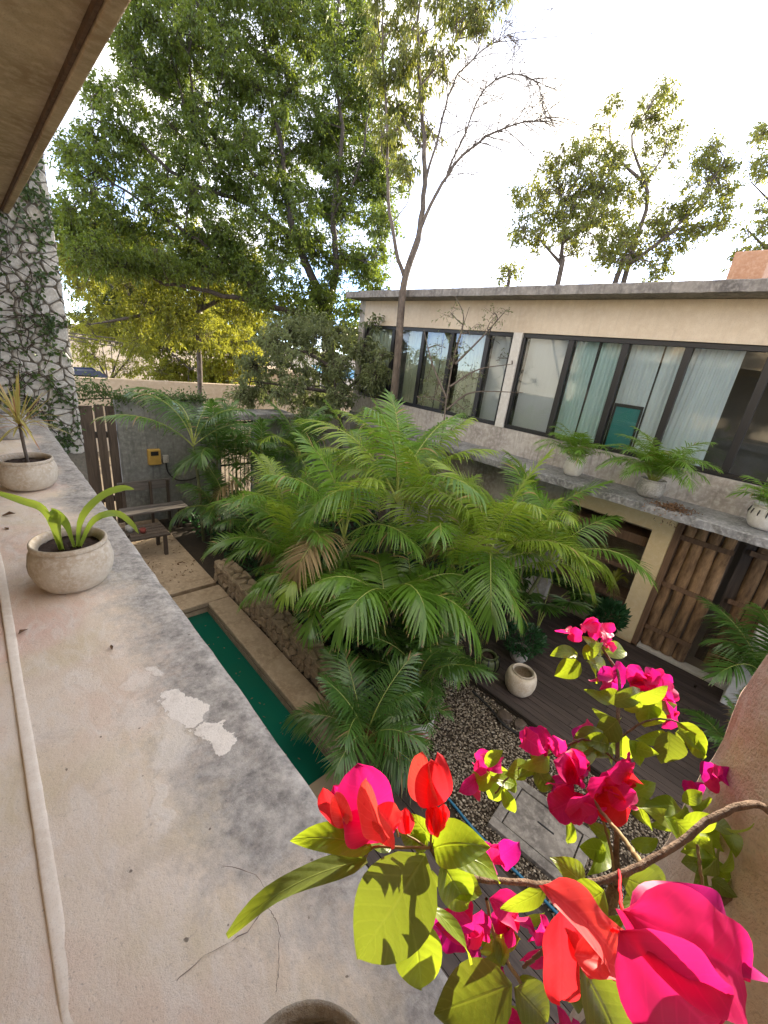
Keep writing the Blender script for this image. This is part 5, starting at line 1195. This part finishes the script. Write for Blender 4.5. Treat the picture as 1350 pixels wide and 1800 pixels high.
# mid leaves
def sprig(cx, cy, d, n, r, mat='boug_leaf', wpx=(22, 36), lpx=(45, 74)):
    for i in range(n):
        a = rng.uniform(0, 6.28); L = rng.uniform(*lpx)*.45/d if False else rng.uniform(*lpx); bx, by = cx+rng.normal(0, r*.35), cy+rng.normal(0, r*.35)
        leafp((bx, by), (bx+L*math.cos(a), by+L*.8*math.sin(a)+L*.15), rng.uniform(*wpx), d+rng.normal(0, .015), mat if rng.random() > .25 else 'boug_leaf_olive', n=(rng.normal(0, .5), .6+rng.normal(0, .3), .8), d2=d+rng.normal(0, .02), curl=rng.uniform(.02, .15))
for cx, cy, d, n, r in ((1020,1155,.55,3,30), (1060,1150,.56,2,14), (1090,1240,.52,4,30), (1130,1240,.51,3,24), (1180,1290,.50,5,34), (1110,1300,.49,3,30), (1040,1300,.48,2,20), (950,1340,.47,4,30), (895,1380,.47,5,30), (850,1350,.47,2,16), (1070,1330,.48,3,34),
                        (1080,1470,.43,4,40), (1180,1440,.36,5,40), (1260,1470,.42,7,44), (1240,1530,.44,6,40), (1150,1560,.42,6,50), (1200,1410,.44,4,30), (1010,1440,.44,2,30), (1060,1640,.40,4,50), (900,1640,.33,4,40), (860,1750,.34,3,40), (1000,1730,.36,3,40), (1120,1420,.44,3,30)):
    sprig(cx, cy, d, n, r)
leafp((1020,1165), (975,1188), 36, .55, n=(0, .5, .9)); leafp((1015,1150), (968,1150), 30, .55, n=(0, .8, .6)); leafp((1140,1235), (1135,1280), 52, .50, n=(0, .4, 1)); leafp((1175,1285), (1165,1345), 56, .485, 'boug_leaf_olive', n=(0, .2, 1)); leafp((1190,1270), (1240,1335), 44, .49); leafp((1085,1265), (1045,1300), 44, .49, 'boug_leaf_olive', n=(0, .3, 1))
leafp((1060,1285), (1000,1320), 34, .48, 'boug_leaf_olive', n=(0, .8, .5)); leafp((1090,1230), (1055,1215), 26, .52)
# hero bracts
R_, P_, K_, U_ = 'bract_red', 'bract_pink', 'bract_coral', 'bract_purple'
bractp((757,1420), (738,1326), 52, .240, K_, n=(-.5, .1, .8), shape='bud'); bractp((757,1420), (772,1326), 50, .240, R_, n=(.5, .1, .8), shape='bud'); bractp((757,1420), (757,1338), 58, .236, R_, n=(0, 0, 1), shape='bud', curl=.08)
bractp((665,1482), (628,1346), 100, .240, P_, n=(.1, .2, 1), curl=.05); bractp((688,1490), (640,1374), 52, .230, K_, n=(-.5, .1, .9), curl=.1); bractp((690,1462), (662,1420), 56, .232, K_, n=(.4, .5, .8), curl=.2); bractp((655,1470), (585,1385), 56, .243, P_, n=(-.3, .4, .9))
bractp((612,1450), (566,1388), 44, .238, R_, n=(-.5, .2, .8), shape='bud'); bractp((610,1452), (590,1395), 36, .234, K_, n=(.1, 0, 1), shape='bud'); bractp((604,1450), (612,1428), 12, .232, K_, shape='bud')
for b_, t_, w in (((716,1466), (712,1422), 24), ((764,1468), (766,1418), 28), ((778,1448), (780,1414), 18), ((768,1462), (752,1420), 16)):
    bractp(b_, t_, w, .238, R_, n=(-.5, 0, 1), shape='bud', fold=.6); bractp(b_, t_, w*.9, .236, R_, n=(.5, 0, 1), shape='bud', fold=.6)
# the big pair nearest the lens
bractp((1095,1600), (1335,1735), 150, .155, P_, n=(.25, .55, .8), curl=.13, fold=.2, wave=.03, d2=.165); bractp((1090,1640), (1270,1830), 165, .150, P_, n=(-.1, .35, 1), curl=.10, fold=.25, wave=.03, d2=.15); bractp((1105,1605), (1330,1690), 110, .165, U_, n=(.4, .9, .4), curl=.12, d2=.185)
bractp((955,1555), (1110,1712), 74, .205, K_, n=(.5, .5, .7), curl=.08, fold=.5, twist=.5); bractp((985,1600), (985,1765), 62, .212, R_, n=(-.3, .1, 1), curl=.05, fold=.3); bractp((1000,1610), (1060,1700), 70, .214, R_, n=(.2, .1, 1), fold=.3); bractp((1010,1680), (1105,1708), 56, .20, K_, n=(.1, .9, .4))
def cluster(cx, cy, d, n, L, mats=(P_, P_, P_, U_)):
    for i in range(n):
        a = i*2.4+rng.uniform(0, 1); ox, oy = rng.normal(0, L*.16, 2); l = L*rng.uniform(.8, 1.15)
        bractp((cx+ox-.25*l*math.cos(a), cy+oy-.25*l*math.sin(a)), (cx+ox+.6*l*math.cos(a), cy+oy+.6*l*math.sin(a)), l*rng.uniform(.62, .9), d+rng.normal(0, .008), mats[int(rng.integers(len(mats)))], n=(rng.normal(0, .55), .25+rng.normal(0, .4), .8), d2=d+rng.normal(0, .014), curl=rng.uniform(-.05, .2), wave=.06, fold=rng.uniform(.1, .5), rows=10, cols=5)
for cx, cy, d, n, L in ((840,1510,.30,5,66), (865,1500,.31,3,54), (800,1625,.29,5,74), (835,1640,.30,3,60), (900,1612,.33,5,52), (955,1640,.33,4,46), (870,1700,.33,4,44), (962,1680,.34,3,40), (1000,1345,.44,5,58), (990,1375,.44,3,54), (1010,1415,.42,4,62), (1085,1400,.42,5,70), (1100,1350,.43,4,58), (1060,1375,.43,3,58), (942,1305,.47,5,40), (965,1308,.47,3,36),
                        (1032,1285,.49,4,36), (845,1340,.48,4,34), (832,1378,.48,3,38), (868,1340,.48,2,26), (1070,1185,.54,5,42), (1120,1195,.54,6,42), (1150,1200,.54,7,42), (1165,1225,.54,4,38), (1175,1252,.52,4,36), (1000,1118,.57,3,28), (1035,1098,.57,4,32), (1055,1115,.57,4,30), (1065,1135,.57,3,26), (1255,1362,.47,4,42), (1210,1388,.47,3,38), (985,1800,.33,3,40), (890,1795,.33,3,40)):
    cluster(cx, cy, d, n, L, (P_, P_, R_, P_) if 1000 < cx < 1110 and cy > 1320 else ((U_, P_) if cy > 1480 or cx > 1190 else (P_, P_, P_, U_)))

for o in COL.objects:
    if o.parent is None and o.type in ('MESH', 'EMPTY') and 'kind' not in o and 'category' not in o: print('UNTAGGED', o.name)
print('tris', sum(len(me.loops)-2*len(me.polygons) for me in bpy.data.meshes), 'objects', len(COL.objects))
